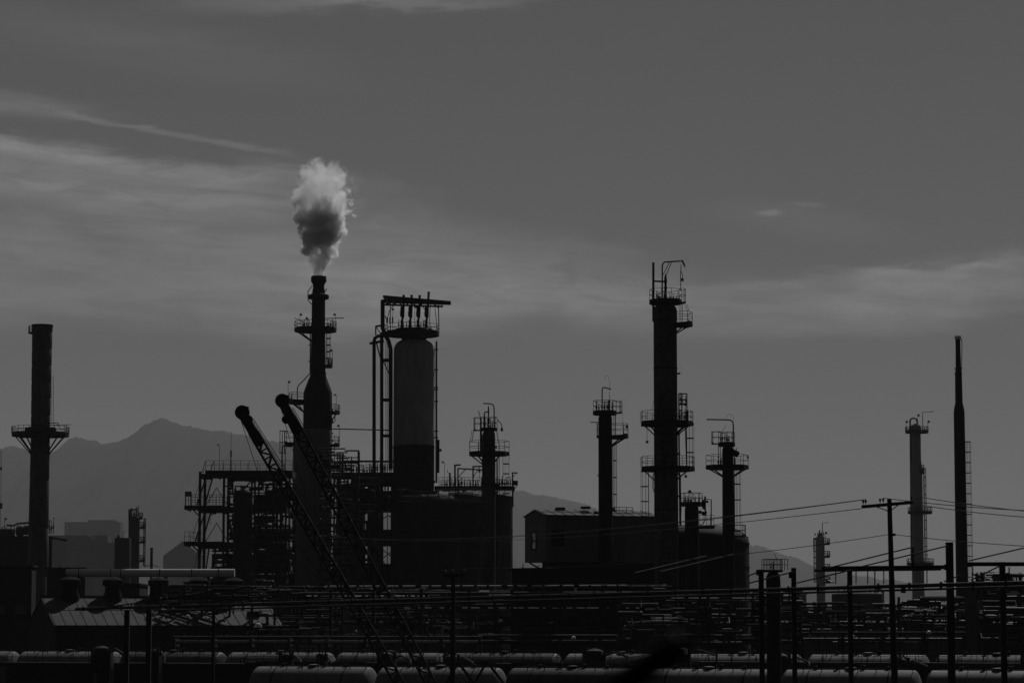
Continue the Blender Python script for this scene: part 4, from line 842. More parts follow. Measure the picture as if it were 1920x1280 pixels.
# ================================================================== UTILITY POLES AND WIRES
def utility(px, pyt, D, label, lean=0.0, arm_px=(1615, 1712), arm_py=(950, 941)):
    t = Rig('utility_pole', label, 'utility pole', px, pyt, D, 'wooden poles carrying the wires')
    top = t.p(px, pyt); foot = Vector((top.x + lean, D, 0))
    t.add('pole', MB().tube([foot, top], [.16, .085], 14), WOOD)
    if arm_px:
        a = t.p(arm_px[0], arm_py[0], -.12); b_ = t.p(arm_px[1], arm_py[1], -.12)
        t.add('crossarm', MB().bar(a, b_, .11, .12), WOOD)
        mid = (a + b_) / 2; c = t.p(px, (arm_py[0] + arm_py[1]) / 2 + 13, -.12)
        t.add('arm_brace', MB().bar(mid + (a - mid) * .42 + Vector((0, 0, -.05)), c, .035).bar(mid + (b_ - mid) * .42 + Vector((0, 0, -.05)), c, .035), STEEL)
        pos = []
        for k in (.03, .08, .36, .42, .97):
            p = a.lerp(b_, k) + Vector((0, 0, .06)); pos.append(p + Vector((0, 0, .2)))
            t.add('insulator', MB().lathe((p.x, p.y), [(.012, p.z), (.012, p.z + .08), (.05, p.z + .09), (.035, p.z + .14), (.05, p.z + .16), (.02, p.z + .2)], 10), PIPE)
        return t, top, pos
    return t, top, []
t1, top1, ins1 = utility(1667.5, 935, 100, 'leaning timber utility pole with crossarm, right of centre', .17, (1615, 1711), (950, 941.5))
t2, top2, ins2 = utility(630, 1002, 240, 'shorter utility pole lost among the dark vessels behind the crane booms', .1, (604, 662), (1011, 1009))
t3, top3, ins3 = utility(850, 1075, 112, 'low utility pole standing before the pipe racks, centre left', -.05, (832, 872), (1080, 1077))
t1.add('wire_clamp', MB().tube([t1.p(1669, 1002), t1.p(1677, 1002, -.2)], .05, 8), STEEL)
t1.add('junction_box', MB().box(t1.p(1693, 1106, -.1), .16, .14, .2).bar(t1.p(1680, 1105), t1.p(1693, 1106, -.1), .04), STEEL)
def wire(name, label, a, b, sag, r=.014):
    mb = MB(); pts = []
    for i in range(41):
        k = i / 40; p = Vector(a).lerp(Vector(b), k); p.z -= sag * 4 * k * (1 - k); pts.append(p)
    mb.tube(pts, r, 6); o = link(name, mb, WIRE, None, Vector(a)); tag(o, label, 'wire', 'overhead wires on the timber poles'); return o
W_ = 'wire'
wire(W_, 'topmost sagging wire left of the leaning pole', ins2[0], ins1[0], .75); wire(W_, 'second sagging wire left of the leaning pole', ins2[2], ins1[1], .80); wire(W_, 'third sagging wire left of the leaning pole, from below its crossarm', ins2[3], t1.p(1615, 953), .80)
wire(W_, 'topmost wire right of the leaning pole', ins1[3], P(2100, 962, 84), .12); wire(W_, 'middle wire right of the leaning pole', ins1[4], P(2100, 970, 84), .12); wire(W_, 'lower of the three wires right of the leaning crossarm', t1.p(1712, 944), P(2100, 976, 84), .14)
wire(W_, 'thin low wire sloping from the leaning pole down past the round tank', t1.p(1669, 1001), ins3[4], .35, .012); wire(W_, 'thin low wire running right from halfway up the leaning pole', t1.p(1672, 1001), P(2100, 1030, 84), .1, .012)
# ================================================================== NEAR PIPE BRIDGE (right)
def bridge():
    t = Rig('pipe_bridge', 'steel bridge frame of heavy posts, beams and tie rods, right', 'pipe bridge', 1650, 1064, 122)
    def beam(a, b, w, name='beam', dy=0, m=STEEL): t.add(name, MB().bar(t.p(*a, dy), t.p(*b, dy), t.m(w)), m)
    beam((1541, 1065), (1784, 1062.5), 7.5); beam((1812, 1057), (1990, 1057), 7.5); beam((1541, 1067), (1784, 1064.5), 4, dy=3)
    for x, y, w in ((1780, 1016, 13), (1593, 1064, 8.5), (1488, 1064, 8.5), (1427, 1067, 9), (1879, 1053, 10)):
        a = t.p(x, y, 3 if x == 1781 else 0); t.add('post', MB().box((a.x, a.y, a.z / 2), t.m(w), .25, a.z), STEEL)
    for a, b_ in (((1545, 1066), (1712, 1025)), ((1613, 1062), (1775, 1023)), ((1815, 1051), (1990, 1010)), ((1400, 1080), (1428, 1069)), ((1402, 1093), (1488, 1071)), ((1490, 1093), (1596, 1068)), ((1818, 1087), (1872, 1061)), ((1768, 1090), (1800, 1077)), ((1545, 1086), (1562, 1092))):
        t.add('tie_rod', MB().tube([t.p(*a, -.3), t.p(*b_, -.3)], t.m(1.3), 8), PIPE)
    t.add('tie_rod', MB().bar(t.p(1822, 1075), t.p(1845, 1085), .07), STEEL); beam((1712, 1025), (1712, 1064), 3, 'hanger')
    for x in (1567, 1605, 1627, 1657, 1738): beam((x, 1067), (x, 1094), 1.8, 'hanger')
    for x in (1607, 1657, 1845, 1915): beam((x, 1060), (x, 1110), 2.2, 'hanger', 3)
    for a_ in ((1421, 1073), (1482, 1078), (1773, 1063)): t.add('plate', MB().box(t.p(*a_, -.4), .22, .2, .26), STEEL)
    # glinting pair of rods left of the frame
bridge()
def rods():
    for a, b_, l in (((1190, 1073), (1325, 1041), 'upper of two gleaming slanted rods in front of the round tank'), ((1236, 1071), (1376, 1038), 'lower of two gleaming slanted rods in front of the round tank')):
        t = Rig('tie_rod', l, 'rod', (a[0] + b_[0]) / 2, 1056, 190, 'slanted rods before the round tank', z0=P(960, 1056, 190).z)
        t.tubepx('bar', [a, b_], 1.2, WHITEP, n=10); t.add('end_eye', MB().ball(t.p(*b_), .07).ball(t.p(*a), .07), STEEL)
rods()
def pipeline():
    t = Rig('pipeline', 'long rising pipeline on posts crossing the whole yard from the warehouse', 'pipeline', 960, 1110, 130)
    def q(px, py, D): return P(px, py, D)
    A, B = P(142, 1141, 152), P(2050, 1088, 112)
    d = B - A
    t.add('main_pipe', MB().tube([A, A + d * .5, B], .085, 16), PIPE); t.add('main_pipe', MB().tube([A + d * .1 + Vector((0, .5, -.22)), B + Vector((0, .5, -.16))], .05, 12), PIPE)
    t.add('truss_chord', MB().bar(A + d * .03, A + d * .22 + Vector((0, 0, .9)), .07).bar(A + d * .09, A + d * .22 + Vector((0, 0, .35)), .05), STEEL)
    mb = MB()
    for k in (.07, .09, .11, .13): mb.bar(A + d * k, A + d * k + Vector((.2, 0, .05 + (k - .03) * 4.2)), .05)
    t.add('truss_web', mb, STEEL)
    for k in (.067, .095, .175):
        p = A + d * k; w = .28 if k in (.067, .095) else .16; t.add('post', MB().box((p.x, p.y + .1, (p.z - .12) / 2), w, w, p.z - .12), STEEL)
    for k in [i / 40 + .01 for i in range(39)]: t.add('clamp', MB().box(A + d * k, .06, .3, .28), STEEL)
pipeline()
def thin_line():
    t = Rig('pipeline', 'thin gleaming pipeline low in front of the dark manifolds, centre', 'pipeline', 1000, 1139, 219)
    t.add('main_pipe', MB().tube([t.p(742, 1139), t.p(1330, 1139.5)], t.m(.9), 12), WHITEP)
    for i in range(26): x = 750 + i * 22 + random.uniform(-8, 8); t.add('clamp', MB().box(t.p(x, 1139.3, -.1), t.m(random.uniform(2, 17)), .4, t.m(4)), STEEL)
    for x in (760, 850, 930, 1010, 1100, 1180, 1260, 1325): p = t.p(x, 1142); t.add('post', MB().box((p.x, p.y + .3, p.z / 2), .2, .2, p.z), STEEL)
thin_line()
def far_low_pipe():
    t = Rig('pipeline', 'thinner straight pipeline behind the long rising one, at the foot of the vessels', 'pipeline', 900, 1098, 215)
    t.add('main_pipe', MB().tube([t.p(610, 1099), t.p(1250, 1097)], t.m(1.6), 14), WHITEP); t.add('main_pipe', MB().tube([t.p(560, 1112, 1), t.p(1250, 1110, 1)], t.m(2.4), 14), PIPE)
    for i in range(24): x = 618 + i * 27 + random.uniform(-5, 5); t.add('clamp', MB().box(t.p(x, 1098.5), t.m(random.uniform(3, 11)), .4, t.m(5)), STEEL)
    for x in (620, 700, 790, 880, 960, 1050, 1130, 1220): p = t.p(x, 1104); t.add('post', MB().box((p.x, p.y + .3, p.z / 2), .25, .25, p.z), STEEL)
far_low_pipe()
# ================================================================== PIPE RACKS in the yard
def rack(x0, x1, rows, D, label, step=60, pipes=3, seed=1, wp=.12, grp='low pipe racks in the yard'):
    rn = random.Random(seed); t = Rig('pipe_rack', label, 'pipe rack', (x0 + x1) / 2, rows[0], D, grp)
    n = max(1, int((x1 - x0) / step))
    for i in range(n + 1):
        x = x0 + (x1 - x0) * i / n
        for dy in (-1.2, 1.2):
            p = t.p(x, rows[0] - 3, dy); t.add('post', MB().box((p.x, p.y, p.z / 2), .22, .22, p.z), STEEL)
        mb = MB()
        for r_ in rows: mb.box(t.p(x, r_ + 3), .2, 2.7, .22)
        t.add('crossbeam', mb, STEEL)
    for r_ in rows:
        for k in range(pipes):
            dy = -1 + 2 * (k + .5) / pipes; rr = rn.uniform(.05, .16); a = t.p(x0 - 4, r_ + 3, dy); b_ = t.p(x1 + 4, r_ + 3, dy); a.z += .11 + rr; b_.z = a.z
            pts = [a, b_]; m_ = WHITEP if rn.random() < wp else (PIPE if rn.random() < .5 else STEEL)
            if rn.random() < .4:
                xm = a.x + (b_.x - a.x) * rn.random() * .8; h = rn.uniform(.3, 1.0)
                pts = [a, Vector((xm, a.y, a.z)), Vector((xm, a.y, a.z + h)), Vector((xm + .8, a.y, a.z + h)), Vector((xm + .8, a.y, a.z)), b_]
                mb = MB()
                for p0, p1 in zip(pts, pts[1:]): mb.tube([p0, p1], rr, 12)
                for p_ in pts[1:-1]: mb.ball(p_, rr * 1.02, 12)
                t.add('pipe', mb, m_)
            else: t.add('pipe', MB().tube(pts, rr, 14), m_)
    t.valves(x0, x1, rows[0], max(3, int((x1 - x0) / 26)), 13, 0)
    t.valves(x0, x1, rows[-1], max(3, int((x1 - x0) / 30)), 9, -1.2)
    return t
rack(362, 560, (1110, 1136, 1158), 246, 'pipe rack under the open steel structure with the stairways', 45, 3, 2)
rack(560, 800, (1120, 1142, 1170), 242, 'pipe rack under the bottle-shaped stack and crowded pipe gallery', 50, 3, 3)
rack(800, 1010, (1116, 1140, 1166), 248, 'pipe rack at the feet of the broad dark vessels', 42, 4, 4, .18)
rack(1010, 1240, (1122, 1140, 1164), 240, 'pipe rack below the gable-roofed sheet-metal building', 50, 4, 5, .18)
rack(1240, 1420, (1126, 1146, 1168), 212, 'pipe rack at the foot of the huge round tank', 42, 3, 6, .18)
rack(1420, 1680, (1150, 1168), 260, 'pipe rack between the bridge posts and the leaning timber pole', 55, 3, 7, .15)
rack(1690, 1960, (1140, 1165), 240, 'pipe rack at the foot of the very slim chimney', 55, 3, 8, .15)
rack(330, 900, (1196, 1206), 208, 'long low pipe rack just behind the left tank cars', 70, 2, 9, 0.0)
rack(900, 1500, (1194, 1206), 214, 'long low pipe rack just behind the middle tank cars', 70, 2, 10, 0.0)
rack(1500, 1960, (1188, 1200), 212, 'long low pipe rack just behind the right tank cars', 70, 2, 12, 0.0)
# yard lamps
def yard_lamp(px, py, D, label, r=.26):
    t = Rig('yard_lamp', label, 'lamp', px, py, D, 'domed lamps on posts in the yard'); p = t.p(px, py)
    t.add('post', MB().tube([(p.x, p.y + .3, 0), (p.x, p.y + .3, p.z), (p.x, p.y, p.z + .1)], .05, 8), STEEL)
    t.add('lamp_shade', MB().lathe((p.x, p.y), [(r, p.z - r * .6), (r * .97, p.z - r * .2), (r * .7, p.z + r * .3), (.02, p.z + r * .5)], 18), LAMPM)
for px, py, D, l in ((484, 1171, 205, 'bright domed yard lamp below the stairway structure'), (939, 1162, 225, 'domed yard lamp below the braced column'), (1219, 1157, 235, 'domed yard lamp in front of the low process building'), (764, 1149, 230, 'domed yard lamp below the wide tower'), (1556, 1152, 250, 'domed yard lamp between bridge posts'), (1741, 1184, 200, 'domed yard lamp to the right of the leaning pole'), (1075, 1194, 210, 'low domed yard lamp behind the middle tank cars'), (352, 1154, 215, 'domed yard lamp beside the warehouse roof end'), (437, 1117, 236, 'domed yard lamp under the narrow round-topped vessel')):
    yard_lamp(px, py, D, l, .2 if px not in (484, 1219) else .3)
# ================================================================== RIGHT BACKGROUND
def right_bg():
    t = Rig('floating_roof_tank', 'low wide hazy tank behind the bridge frame', 'tank', 1608, 1130, 420); t.shell([(1110, 20), (1113, 48), (1160, 48)], DUST, n=40)
    t.valves(1565, 1650, 1112, 7, 10); railing(t, 1562, 1652, 1112, 8, 10); t.tubepx('inlet_pipe', [(1640, 1104), (1650, 1102), (1656, 1110), (1656, 1130)], 4)
    for x0, x1, y, D, l in ((1404, 1428, 1114, 800, 'far white-roofed shed next to the round tank edge'), (1497, 1512, 1114, 800, 'far white-roofed shed behind the short hazy column'), (1434, 1500, 1122, 760, 'far dull shed between the two white-roofed ones'), (1604, 1680, 1152, 420, 'low pale-roofed shed behind the leaning timber pole'), (1738, 1778, 1151, 420, 'low pale-roofed shed beside the very slim chimney')):
        r = Rig('low_shed', l, 'shed', (x0 + x1) / 2, y, D); a, b_ = r.p(x0, y), r.p(x1, y)
        r.add('wall', MB().box(((a.x + b_.x) / 2, D + 5, a.z / 2), b_.x - a.x, 10, a.z), DUST)
        r.add('roof', MB().box(((a.x + b_.x) / 2, D + 5, a.z + .3), b_.x - a.x + .6, 11, .55), CITYL if 'white' in l or 'pale' in l else DUST)
    t = Rig('caged_vessel', 'dark round-shouldered vessel with a square railed cage on top', 'vessel', 1450, 1100, 150)
    t.shell([(1070, 6), (1074, 10), (1080, 13), (1090, 13.6), (1190, 13.6)], STEEL); d = t.add('platform', MB().box(t.p(1447, 1070), t.m(38), 1.1, t.m(4)), STEEL)
    for dy in (-.5, .5): railing(t, 1430, 1465, 1068, 20, 6, dy, d); 
    railing(t, 1465, 1477, 1068, 20, 6, 0, d); t.add('whisker', MB().bar(t.p(1451, 1037), t.p(1457, 1048), .03), STEEL); t.valves(1440, 1452, 1068, 2, 15)
    # right edge cluster
    r = block('compressor_building', 'dark compressor building crowded with railings, at the right edge', 1842, 1990, 1092, 200, 8, STEEL, win=0); r.valves(1845, 1920, 1092, 10, 16, 1); railing(r, 1838, 1872, 1090, 18, 4, 0); railing(r, 1838, 1872, 1090, 18, 6, 2); railing(r, 1872, 1990, 1090, 14, 5, 1)
    r.add('roof_drum', MB().htank(r.p(1880, 1088, 3), r.p(1912, 1088, 3), r.m(8)), STEEL)
    t = Rig('scaffold_tower', 'hazy lattice scaffold to the right of the very slim chimney', 'scaffold', 1826, 1100, 420); mb = MB()
    for x in (1817, 1822, 1828, 1834): a = t.p(x, 1098); mb.bar(a, (a.x, a.y, 0), .12)
    for i in range(16): mb.bar(t.p(1817, 1098 + i * 7), t.p(1834, 1098 + i * 7), .12)
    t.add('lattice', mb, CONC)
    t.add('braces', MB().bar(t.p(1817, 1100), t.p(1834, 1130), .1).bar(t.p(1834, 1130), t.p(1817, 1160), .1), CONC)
    # trusses of small conveyor
    for x0, y0, x1, y1, D, l in ((1500, 1152, 1575, 1172, 230, 'sloping lattice conveyor left of the low wide hazy tank'), (1725, 1128, 1790, 1140, 260, 'sloping lattice conveyor below the pale hazy column')):
        t = Rig('conveyor', l, 'conveyor', (x0 + x1) / 2, y0, D); t.add('chord', MB().bar(t.p(x0, y0), t.p(x1, y1), .15).bar(t.p(x0, y0 + 12), t.p(x1, y1 + 8), .12), STEEL)
        mb = MB()
        for i in range(8):
            a = t.p(x0 + (x1 - x0) * i / 8, y0 + (y1 - y0) * i / 8); b_ = t.p(x0 + (x1 - x0) * (i + 1) / 8, y0 + 12 + (y1 - y0) * (i + 1) / 8); mb.bar(a, b_, .07)
        t.add('lacing', mb, STEEL)
        t.add('leg', MB().bar(t.p(x0 + 4, y0 + 10), Vector((t.p(x0 + 4, y0).x, D, 0)), .15).bar(t.p(x1 - 4, y1 + 8), Vector((t.p(x1 - 4, y1).x, D, 0)), .15), STEEL)
right_bg()
# ================================================================== TANK CARS
def tank_car(m=TANKP):
    L = 8.4; r = 1.42; zc = 2.85
    root = bpy.data.objects.new('tank_car', None); COL.objects.link(root)
    root['category'] = 'tank car'
    def A(name, mb, mm, p=None): return link(name, mb, mm, p or root)
    A('barrel', MB().htank((-L / 2 + .45, 0, zc), (L / 2 - .45, 0, zc), r, .30, 40), m)
    dm = A('dome', MB().lathe((0, 0), [(.30, zc + r - .08), (.30, zc + r + .08), (.34, zc + r + .09), (.34, zc + r + .14), (.1, zc + r + .17)], 20), m)
    wk = MB()
    wk.box((0, .35, zc + r + .05), L - 1.6, .35, .04)
    A('walkway', wk, STEEL)
    for x, h_ in ((-2.1, .3), (-.8, .42), (.75, .36), (2.2, .28)): A('valve', MB().lathe((x, 0), [(.09, zc + r - .05), (.09, zc + r + h_ * .5), (.16, zc + r + h_ * .55), (.16, zc + r + h_ * .7), (.05, zc + r + h_ * .75), (.05, zc + r + h_)], 10), STEEL)
    for x in (-2.4, 2.4): A('tank_band', MB().tube([(x - .05, 0, zc), (x + .05, 0, zc)], r + .02, 40), STEEL)
    hr = MB()
    for s_ in (-1, 1):
        hr.bar((-L / 2 + .4, s_ * .55, zc + r + .30), (L / 2 - .4, s_ * .55, zc + r + .30), .03)
        for i in range(8): x = -L / 2 + .4 + (L - .8) * i / 7; hr.bar((x, s_ * .55, zc + r * .88), (x, s_ * .55, zc + r + .30), .045)
    A('handrail', hr, STEEL)
    fr = MB().box((0, 0, 1.35), L + .3, .7, .28)
    for x in (-L / 2 + .9, L / 2 - .9): fr.box((x, 0, 1.6), .5, 2.2, .35)
    A('underframe', fr, STEEL)
    ld = MB()
    for x in (-.22, .22): ld.bar((x + 1.1, -r - .12, 1.5), (x + 1.1, -r - .04, zc + .6), .04)
    for i in range(7): ld.bar((.88, -r - .1, 1.6 + i * .3), (1.32, -r - .1, 1.6 + i * .3), .03)
    A('ladder', ld, STEEL)
    for x in (-L / 2 + .9, L / 2 - .9):
        b = A('bogie', MB().box((x, -.85, .62), 1.9, .16, .3).box((x, .85, .62), 1.9, .16, .3).box((x, 0, .8), .4, 1.8, .3), STEEL)
        for dx in (-.62, .62):
            w = MB()
            for s_ in (-1, 1): w.tube([(x + dx, s_ * .70, .46), (x + dx, s_ * .80, .46)], .45, 22)
            w.tube([(x + dx, -.8, .46), (x + dx, .8, .46)], .07, 8); A('wheelset', w, BLACK, b)
    cp = MB().box((-L / 2 - .25, 0, 1.2), .4, .22, .22).box((L / 2 + .25, 0, 1.2), .4, .22, .22); A('coupler', cp, BLACK)
    return root
proto = tank_car(TANKP)
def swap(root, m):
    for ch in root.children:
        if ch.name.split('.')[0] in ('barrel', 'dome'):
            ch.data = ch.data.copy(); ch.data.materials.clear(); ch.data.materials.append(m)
YAW = R(20); TY = math.tan(YAW)          # the tracks run obliquely, their right end nearer
def place(root, X, D0, z, label, grp):
    root.location = (X, D0 - TY * X, z); root.rotation_euler = (0, 0, -YAW); root['label'] = label; root['group'] = grp
G1 = 'front row of tank cars'; G2 = 'rear row of tank cars'
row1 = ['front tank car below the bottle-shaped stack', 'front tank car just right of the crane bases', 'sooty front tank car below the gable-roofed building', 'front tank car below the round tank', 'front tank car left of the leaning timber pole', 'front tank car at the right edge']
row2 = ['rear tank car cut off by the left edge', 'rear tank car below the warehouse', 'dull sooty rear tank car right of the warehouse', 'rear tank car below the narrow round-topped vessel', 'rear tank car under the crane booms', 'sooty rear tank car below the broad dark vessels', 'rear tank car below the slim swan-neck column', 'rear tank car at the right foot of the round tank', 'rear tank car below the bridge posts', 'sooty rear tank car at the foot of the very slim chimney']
for k, l in enumerate(row1):
    o = proto if k == 0 else copy_tree(proto); place(o, -12.5 + 8.1 * k, 165, -.02, l, G1)
for k, l in enumerate(row2): place(copy_tree(proto), -41 + 8.1 * k, 188, .62, l, G2)
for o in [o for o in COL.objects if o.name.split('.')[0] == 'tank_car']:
    if 'sooty' in o['label']: swap(o, TANKSHADE)  # these cars carry the shade in their paint
for (y, z, nm) in ((165, 0, 'railway_track'), (188, .62, 'railway_track')):
    mb = MB()
    for s_ in (-.75, .75): mb.bar((-70, y + s_, z + .02 - .07), (70, y + s_, z + .02 - .07), .08, .12)
    o = link(nm, mb, STEEL, None, (0, y, z)); o['kind'] = 'structure'; o.rotation_euler.z = -YAW
    sl_ = MB()
    for i in range(200): sl_.box((-70 + i * .7, y, z - .14), .22, 2.4, .14)
    link('sleeper', sl_, WOOD, o, (0, y, z))
mb = MB(); mb.add([(-75, 184, 0), (75, 184, 0), (75, 186, .42), (-75, 186, .42), (75, 190.2, .42), (-75, 190.2, .42), (75, 192.5, 0), (-75, 192.5, 0)], [(0, 1, 2, 3), (3, 2, 4, 5), (5, 4, 6, 7)])
o = link('embankment', mb, BALLAST, None, (0, 188, 0)); o['kind'] = 'structure'; o.rotation_euler.z = -YAW
def loading():
    for n_, (x0, x1, yt, l) in enumerate(((-60, 455, 1245, 'long dark loading platform before the left tank cars'), (455, 1300, 1242, 'long dark loading platform between the two middle rows of tank cars'), (1300, 2000, 1237, 'long dark loading platform before the right tank cars'))):
        t = Rig('loading_platform', l, 'platform', (x0 + x1) / 2, yt, 178); x0 -= (x1 - x0) * .035; x1 += (x1 - x0) * .035; a, b_ = t.p(x0, yt), t.p(x1, yt)
        t.add('deck', MB().box(((a.x + b_.x) / 2, 178, a.z - .15), b_.x - a.x - .01, 1.6, .3), STEEL); t.add('skirt', MB().box(((a.x + b_.x) / 2, 178.6, (a.z - .3) / 2), b_.x - a.x - .2, .2, a.z - .32), STEEL)
        t.o.rotation_euler.z = -YAW; t.o.location.y = 177 - TY * t.x
        railing(t, x0, x1, yt, 22, 34, -.7); t.valves(x0, x1, yt, int((x1 - x0) / 40), 14, .3)
    for x, w, top, l in ((150, 34, 1212, 'added shadow tower in front of the warehouse end'), (258, 20, 1218, 'narrow added shadow tower left of the dull tank car'), (525, 22, 1224, 'added shadow tower at the foot of the narrow round-topped vessel'), (596, 15, 1226, 'slim added shadow tower under the bottle-shaped stack'), (722, 30, 1222, 'added shadow tower between the crane booms'), (846, 26, 1226, 'added shadow tower under the broad dome-topped vessel'), (1112, 36, 1214, 'added shadow tower below the gable-roofed building'), (1262, 40, 1210, 'added shadow tower below the tallest column'), (1446, 24, 1222, 'added shadow tower below the caged vessel'), (1650, 20, 1228, 'added shadow tower beside the timber pole'), (1868, 30, 1214, 'added shadow tower at the right edge')):  # towers added to throw shade across the tank cars
        t = Rig('shadow_tower', l, 'shadow tower', x, top, 172, 'added towers shading the tank cars'); t.o.location.y = 171.3 - TY * t.x; a = t.p(x, top); W = t.m(w)
        for dx in (-.5, .5):
            for dy in (-.6, .6): t.add('leg', MB().box((a.x + dx * W, 172 + dy, a.z / 2), .16, .16, a.z), STEEL)
        t.add('hopper', MB().lathe((a.x, 172), [(.2, a.z - 2.2), (W * .62, a.z - 1.5), (W * .62, a.z - .5), (W * .45, a.z - .15), (.1, a.z)], 18), STEEL)
        t.add('loading_arm', MB().tube([(a.x, 172, a.z - .8), (a.x + W * .9, 171, a.z - .2), (a.x + W * 1.6, 169, a.z - .5), (a.x + W * 1.6, 168.6, 4.4)], .07, 8), STEEL)
        t.valves(x - w / 2, x + w / 2, top + 4, 3, 12, 0)
loading()
def tangle(x0, x1, y0, y1, D, n, label, seed, dep=3.0, wr=(.04, .13), bright=.03, valves=8, z0=0.0, frame=True):
    rn = random.Random(seed); t = Rig('pipe_manifold', label, 'pipework', (x0 + x1) / 2, y0, D, None, z0)
    mb = MB(); k = max(2, int((x1 - x0) / 38))
    if frame:
        for i in range(k + 1):
            x = x0 + (x1 - x0) * i / k; a = t.p(x, y0 + rn.uniform(-4, 6), dep / 2); mb.bar(a, (a.x, a.y, z0), .2); 
        for _ in range(3): y = rn.uniform(y0, y1); mb.bar(t.p(x0, y, dep / 2), t.p(x1, y, dep / 2), .18)
        t.add('frame', mb, STEEL)
    for i in range(n):
        p = t.p(rn.uniform(x0, x1), rn.uniform(y0, y1), rn.uniform(-dep / 2, dep / 2)); r_ = rn.uniform(*wr); pts = [p.copy()]; ax = rn.choice('xxz')
        for _ in range(rn.randint(2, 5)):
            q = pts[-1].copy(); L_ = t.m(rn.uniform(8, 42) if ax == 'z' else rn.uniform(12, 80))
            if ax == 'x': q.x += L_ * rn.choice((-1, 1))
            else: q.z += L_ * .6 * rn.choice((-1, 1))
            lo, hi = t.p(x0, y1), t.p(x1, y0); q.x = min(max(q.x, lo.x), hi.x); q.z = min(max(q.z, lo.z), hi.z)
            ax = 'z' if ax == 'x' else ('y' if rn.random() < .15 else 'x')
            if ax == 'y': q.y += .4; ax = 'x'
            if (q - pts[-1]).length > .15: pts.append(q)
        if len(pts) < 2: continue
        m_ = WHITEP if rn.random() < bright else (PIPE if rn.random() < .45 else STEEL); mb = MB()
        for a, b_ in zip(pts, pts[1:]): mb.tube([a, b_], r_, 10)
        for q in pts: mb.ball(q, r_ * 1.05, 10)
        if rn.random() < .6:
            q = pts[0].lerp(pts[1], .5); mb.ball(q, r_ * 1.9, 8)
        t.add('pipe', mb, m_)
    for _ in range(valves):
        x = rn.uniform(x0, x1); t.valves(x - 2, x + 2, rn.uniform(y0 + 6, y1), 1, rn.uniform(7, 14), rn.uniform(-dep / 2, dep / 2), m=WHITEP if rn.random() < bright * 2 else STEEL)  # scattered white paint stands in for small glints
    return t
for a in ((430, 550, 897, 1010, 324, 46, 'tangle of pipes inside the upper decks of the stairway structure', 21, 4, (.06, .2), 0, 8, 0, False), (400, 550, 1012, 1120, 324, 46, 'tangle of pipes inside the lower decks of the stairway structure', 22, 4, (.06, .2), .03, 8),
          (600, 672, 842, 1100, 326, 70, 'pipework climbing the right side of the bottle-shaped stack', 23, 3, (.05, .16), 0, 10), (664, 712, 896, 1090, 330, 30, 'pipework inside the crowded pipe gallery', 24, 4, (.08, .25), 0, 10, 0, False), (742, 905, 916, 940, 316, 16, 'small pipes running over the tops of the broad dark vessels', 25, 2, (.03, .06), 0, 12, 0, False),
          (300, 470, 1098, 1205, 232, 40, 'dense manifold beside the warehouse end', 31), (470, 640, 1100, 1205, 228, 40, 'dense manifold below the bottle-shaped stack', 32), (640, 800, 1100, 1205, 230, 40, 'dense manifold behind the crane booms', 33), (800, 980, 1100, 1205, 232, 42, 'dense manifold below the broad dark vessels', 34),
          (980, 1160, 1100, 1205, 226, 42, 'dense manifold below the gable-roofed building', 35), (1160, 1330, 1100, 1205, 206, 40, 'dense manifold left of centre under the round tank', 36), (1330, 1500, 1108, 1205, 204, 36, 'dense manifold around the foot of the caged vessel', 37), (1500, 1690, 1130, 1205, 225, 40, 'dense manifold behind the timber pole', 38), (1690, 1840, 1120, 1205, 222, 36, 'dense manifold before the very slim chimney', 39), (1840, 1960, 1076, 1205, 190, 36, 'dense manifold at the right edge', 40)):
    tangle(*a)
# ================================================================== NEAR BLURRED POST
def near_post():
    t = Rig('slanted_pole', 'black out-of-focus slanted pole close to the camera, bottom centre right', 'pole', 1120, 1300, 3.4)
    a, b_ = t.p(980, 1420), t.p(1272, 1206)
    d = (a - b_).normalized(); g_ = b_ + d * ((b_.z) / -d.z)
    t.add('shaft', MB().tube([g_, a, b_, b_ - d * .012], [.05, .024, .017, .006], 14), BLACK)
near_post()
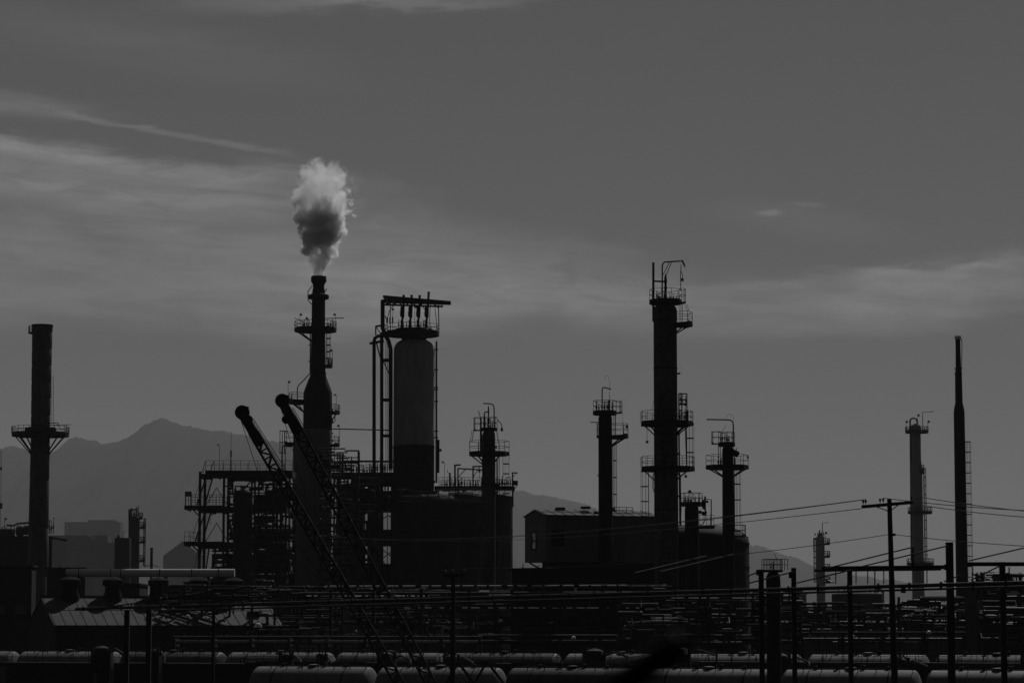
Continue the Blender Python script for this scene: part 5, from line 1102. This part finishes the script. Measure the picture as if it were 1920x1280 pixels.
# ================================================================== STEAM
def steam():
    D = 333; c = P(597, 518, D); s = D / F
    H = 250 * s; mb = MB().box((c.x, D, c.z + H / 2 - .05), 190 * s, 150 * s, H)
    m = bpy.data.materials.new('steam'); m.use_nodes = True; t = m.node_tree; t.nodes.clear(); h = NG(t)
    tcn = h.n('ShaderNodeTexCoord'); sp_ = h.n('ShaderNodeSeparateXYZ'); h.link(tcn.outputs['Object'], sp_.inputs[0])
    X, Y, Z = sp_.outputs; k = 1 / s
    tt = h.m('DIVIDE', Z, 225 * s)
    def curve(pts):
        f = h.n('ShaderNodeFloatCurve'); cu = f.mapping.curves[0]
        while len(cu.points) > 2: cu.points.remove(cu.points[0])
        cu.points[0].location = pts[0]; cu.points[1].location = pts[-1]
        for p in pts[1:-1]: cu.points.new(*p)
        f.mapping.update(); h.link(tt, f.inputs['Value']); return f.outputs[0]
    rad = h.m('MULTIPLY', curve([(0, .31), (.05, .33), (.12, .50), (.22, .62), (.35, .80), (.5, .92), (.7, .93), (.85, .80), (.95, .55), (1, .25)]), 52 * s)
    off = h.m('MULTIPLY', h.m('SUBTRACT', curve([(0, .5), (.3, .55), (.6, .58), (1, .56)]), .5), 100 * s)
    dx = h.m('SUBTRACT', X, off); r = h.m('SQRT', h.m('ADD', h.m('MULTIPLY', dx, dx), h.m('MULTIPLY', Y, Y)))
    def vor(scale, off_):
        mp = h.n('ShaderNodeMapping'); h.link(wv, mp.inputs[0]); mp.inputs['Location'].default_value = (off_, off_ * .7, off_ * 1.3)
        v = h.n('ShaderNodeTexVoronoi', feature='SMOOTH_F1'); h.link(mp.outputs[0], v.inputs['Vector']); v.inputs['Scale'].default_value = scale; v.inputs['Smoothness'].default_value = .35
        return v.outputs['Distance']
    # warp the coordinates a little so that the billows are irregular
    nw = h.n('ShaderNodeTexNoise'); h.link(tcn.outputs['Object'], nw.inputs['Vector']); nw.inputs['Scale'].default_value = .9; nw.inputs['Detail'].default_value = 3
    vm = h.n('ShaderNodeVectorMath', operation='MULTIPLY_ADD'); h.link(nw.outputs['Color'], vm.inputs[0]); vm.inputs[1].default_value = (1.6, 1.6, 1.6); h.link(tcn.outputs['Object'], vm.inputs[2]); wv = vm.outputs[0]
    nA = h.noise(tcn.outputs['Object'], .45, 2, .5, .3); nB = h.noise(wv, 1.3, 5, .65, .4); nC = h.noise(tcn.outputs['Object'], 3.6, 4, .65)
    v1 = vor(.62, 3.0); v2 = vor(1.5, 7.0)
    amp = h.m('ADD', .22, h.m('MULTIPLY', curve([(0, 0), (.1, .25), (.4, .75), (1, 1)]), 1.0))
    bil = h.m('ADD', h.m('MULTIPLY', h.m('SUBTRACT', .45, v1), 2.6), h.m('MULTIPLY', h.m('SUBTRACT', .42, v2), 1.3))
    fray = curve([(0, .4), (.5, .5), (.75, 1.0), (1, 1.0)])
    nn = h.m('ADD', h.m('ADD', h.m('MULTIPLY', h.m('SUBTRACT', nA, .5), 3.0), h.m('MULTIPLY', h.m('MULTIPLY', h.m('SUBTRACT', nB, .5), 4.2), fray)), h.m('ADD', bil, h.m('MULTIPLY', h.m('SUBTRACT', nC, .5), .7)))
    d = h.m('ADD', h.m('SUBTRACT', rad, r), h.m('MULTIPLY', nn, amp))
    K = h.m('MULTIPLY', curve([(0, .65), (.06, .6), (.14, .8), (.25, 1), (.45, 1), (.62, .5), (.75, .2), (1, .10)]), 3.7)
    clump = h.m('ADD', .12, h.m('MULTIPLY', h.ss(h.m('ADD', h.m('MULTIPLY', nB, .6), h.m('MULTIPLY', nA, .4)), .40, .60), 1.15))
    dens = h.m('MULTIPLY', h.m('MULTIPLY', h.ss(d, 0.0, .45), K), clump)
    dens = h.m('MULTIPLY', dens, h.ss(Z, -.06, .0)); dens = h.m('MULTIPLY', dens, h.ss(h.m('SUBTRACT', h.m('MULTIPLY', rad, 1.28), r), -.7, .5)); dens = h.m('MULTIPLY', dens, h.ss(Z, H - .4, H - 2.5))
    pv = h.n('ShaderNodeVolumePrincipled'); pv.inputs['Color'].default_value = (.995, .995, .995, 1); pv.inputs['Anisotropy'].default_value = .5
    h.link(dens, pv.inputs['Density']); o_ = h.n('ShaderNodeOutputMaterial'); h.link(pv.outputs[0], o_.inputs['Volume'])
    ob = link('steam_plume', mb, m, None, (c.x, D, c.z)); tag(ob, 'billowing white steam rising from the flared stack mouth', 'steam', kind='stuff')
    ob.data.materials[0].cycles.volume_step_rate = .2 if hasattr(ob.data.materials[0], 'cycles') else 1
steam()
# ================================================================== HAZE
def haze():
    m = bpy.data.materials.new('haze'); m.use_nodes = True; t = m.node_tree; t.nodes.clear(); h = NG(t)
    pv = h.n('ShaderNodeVolumePrincipled'); pv.inputs['Color'].default_value = (.8, .8, .8, 1); pv.inputs['Density'].default_value = 6.1e-5; pv.inputs['Anisotropy'].default_value = 0.0
    o_ = h.n('ShaderNodeOutputMaterial'); h.link(pv.outputs[0], o_.inputs['Volume'])
    mb = MB().box((0, 8850, 449), 18400, 18600, 900); ob = link('haze', mb, m); tag(ob, 'thin grey haze over the plain', 'haze', kind='stuff'); m.cycles.homogeneous_volume = True if hasattr(m.cycles, 'homogeneous_volume') else None
try: haze()
except Exception as e: print('haze', e)
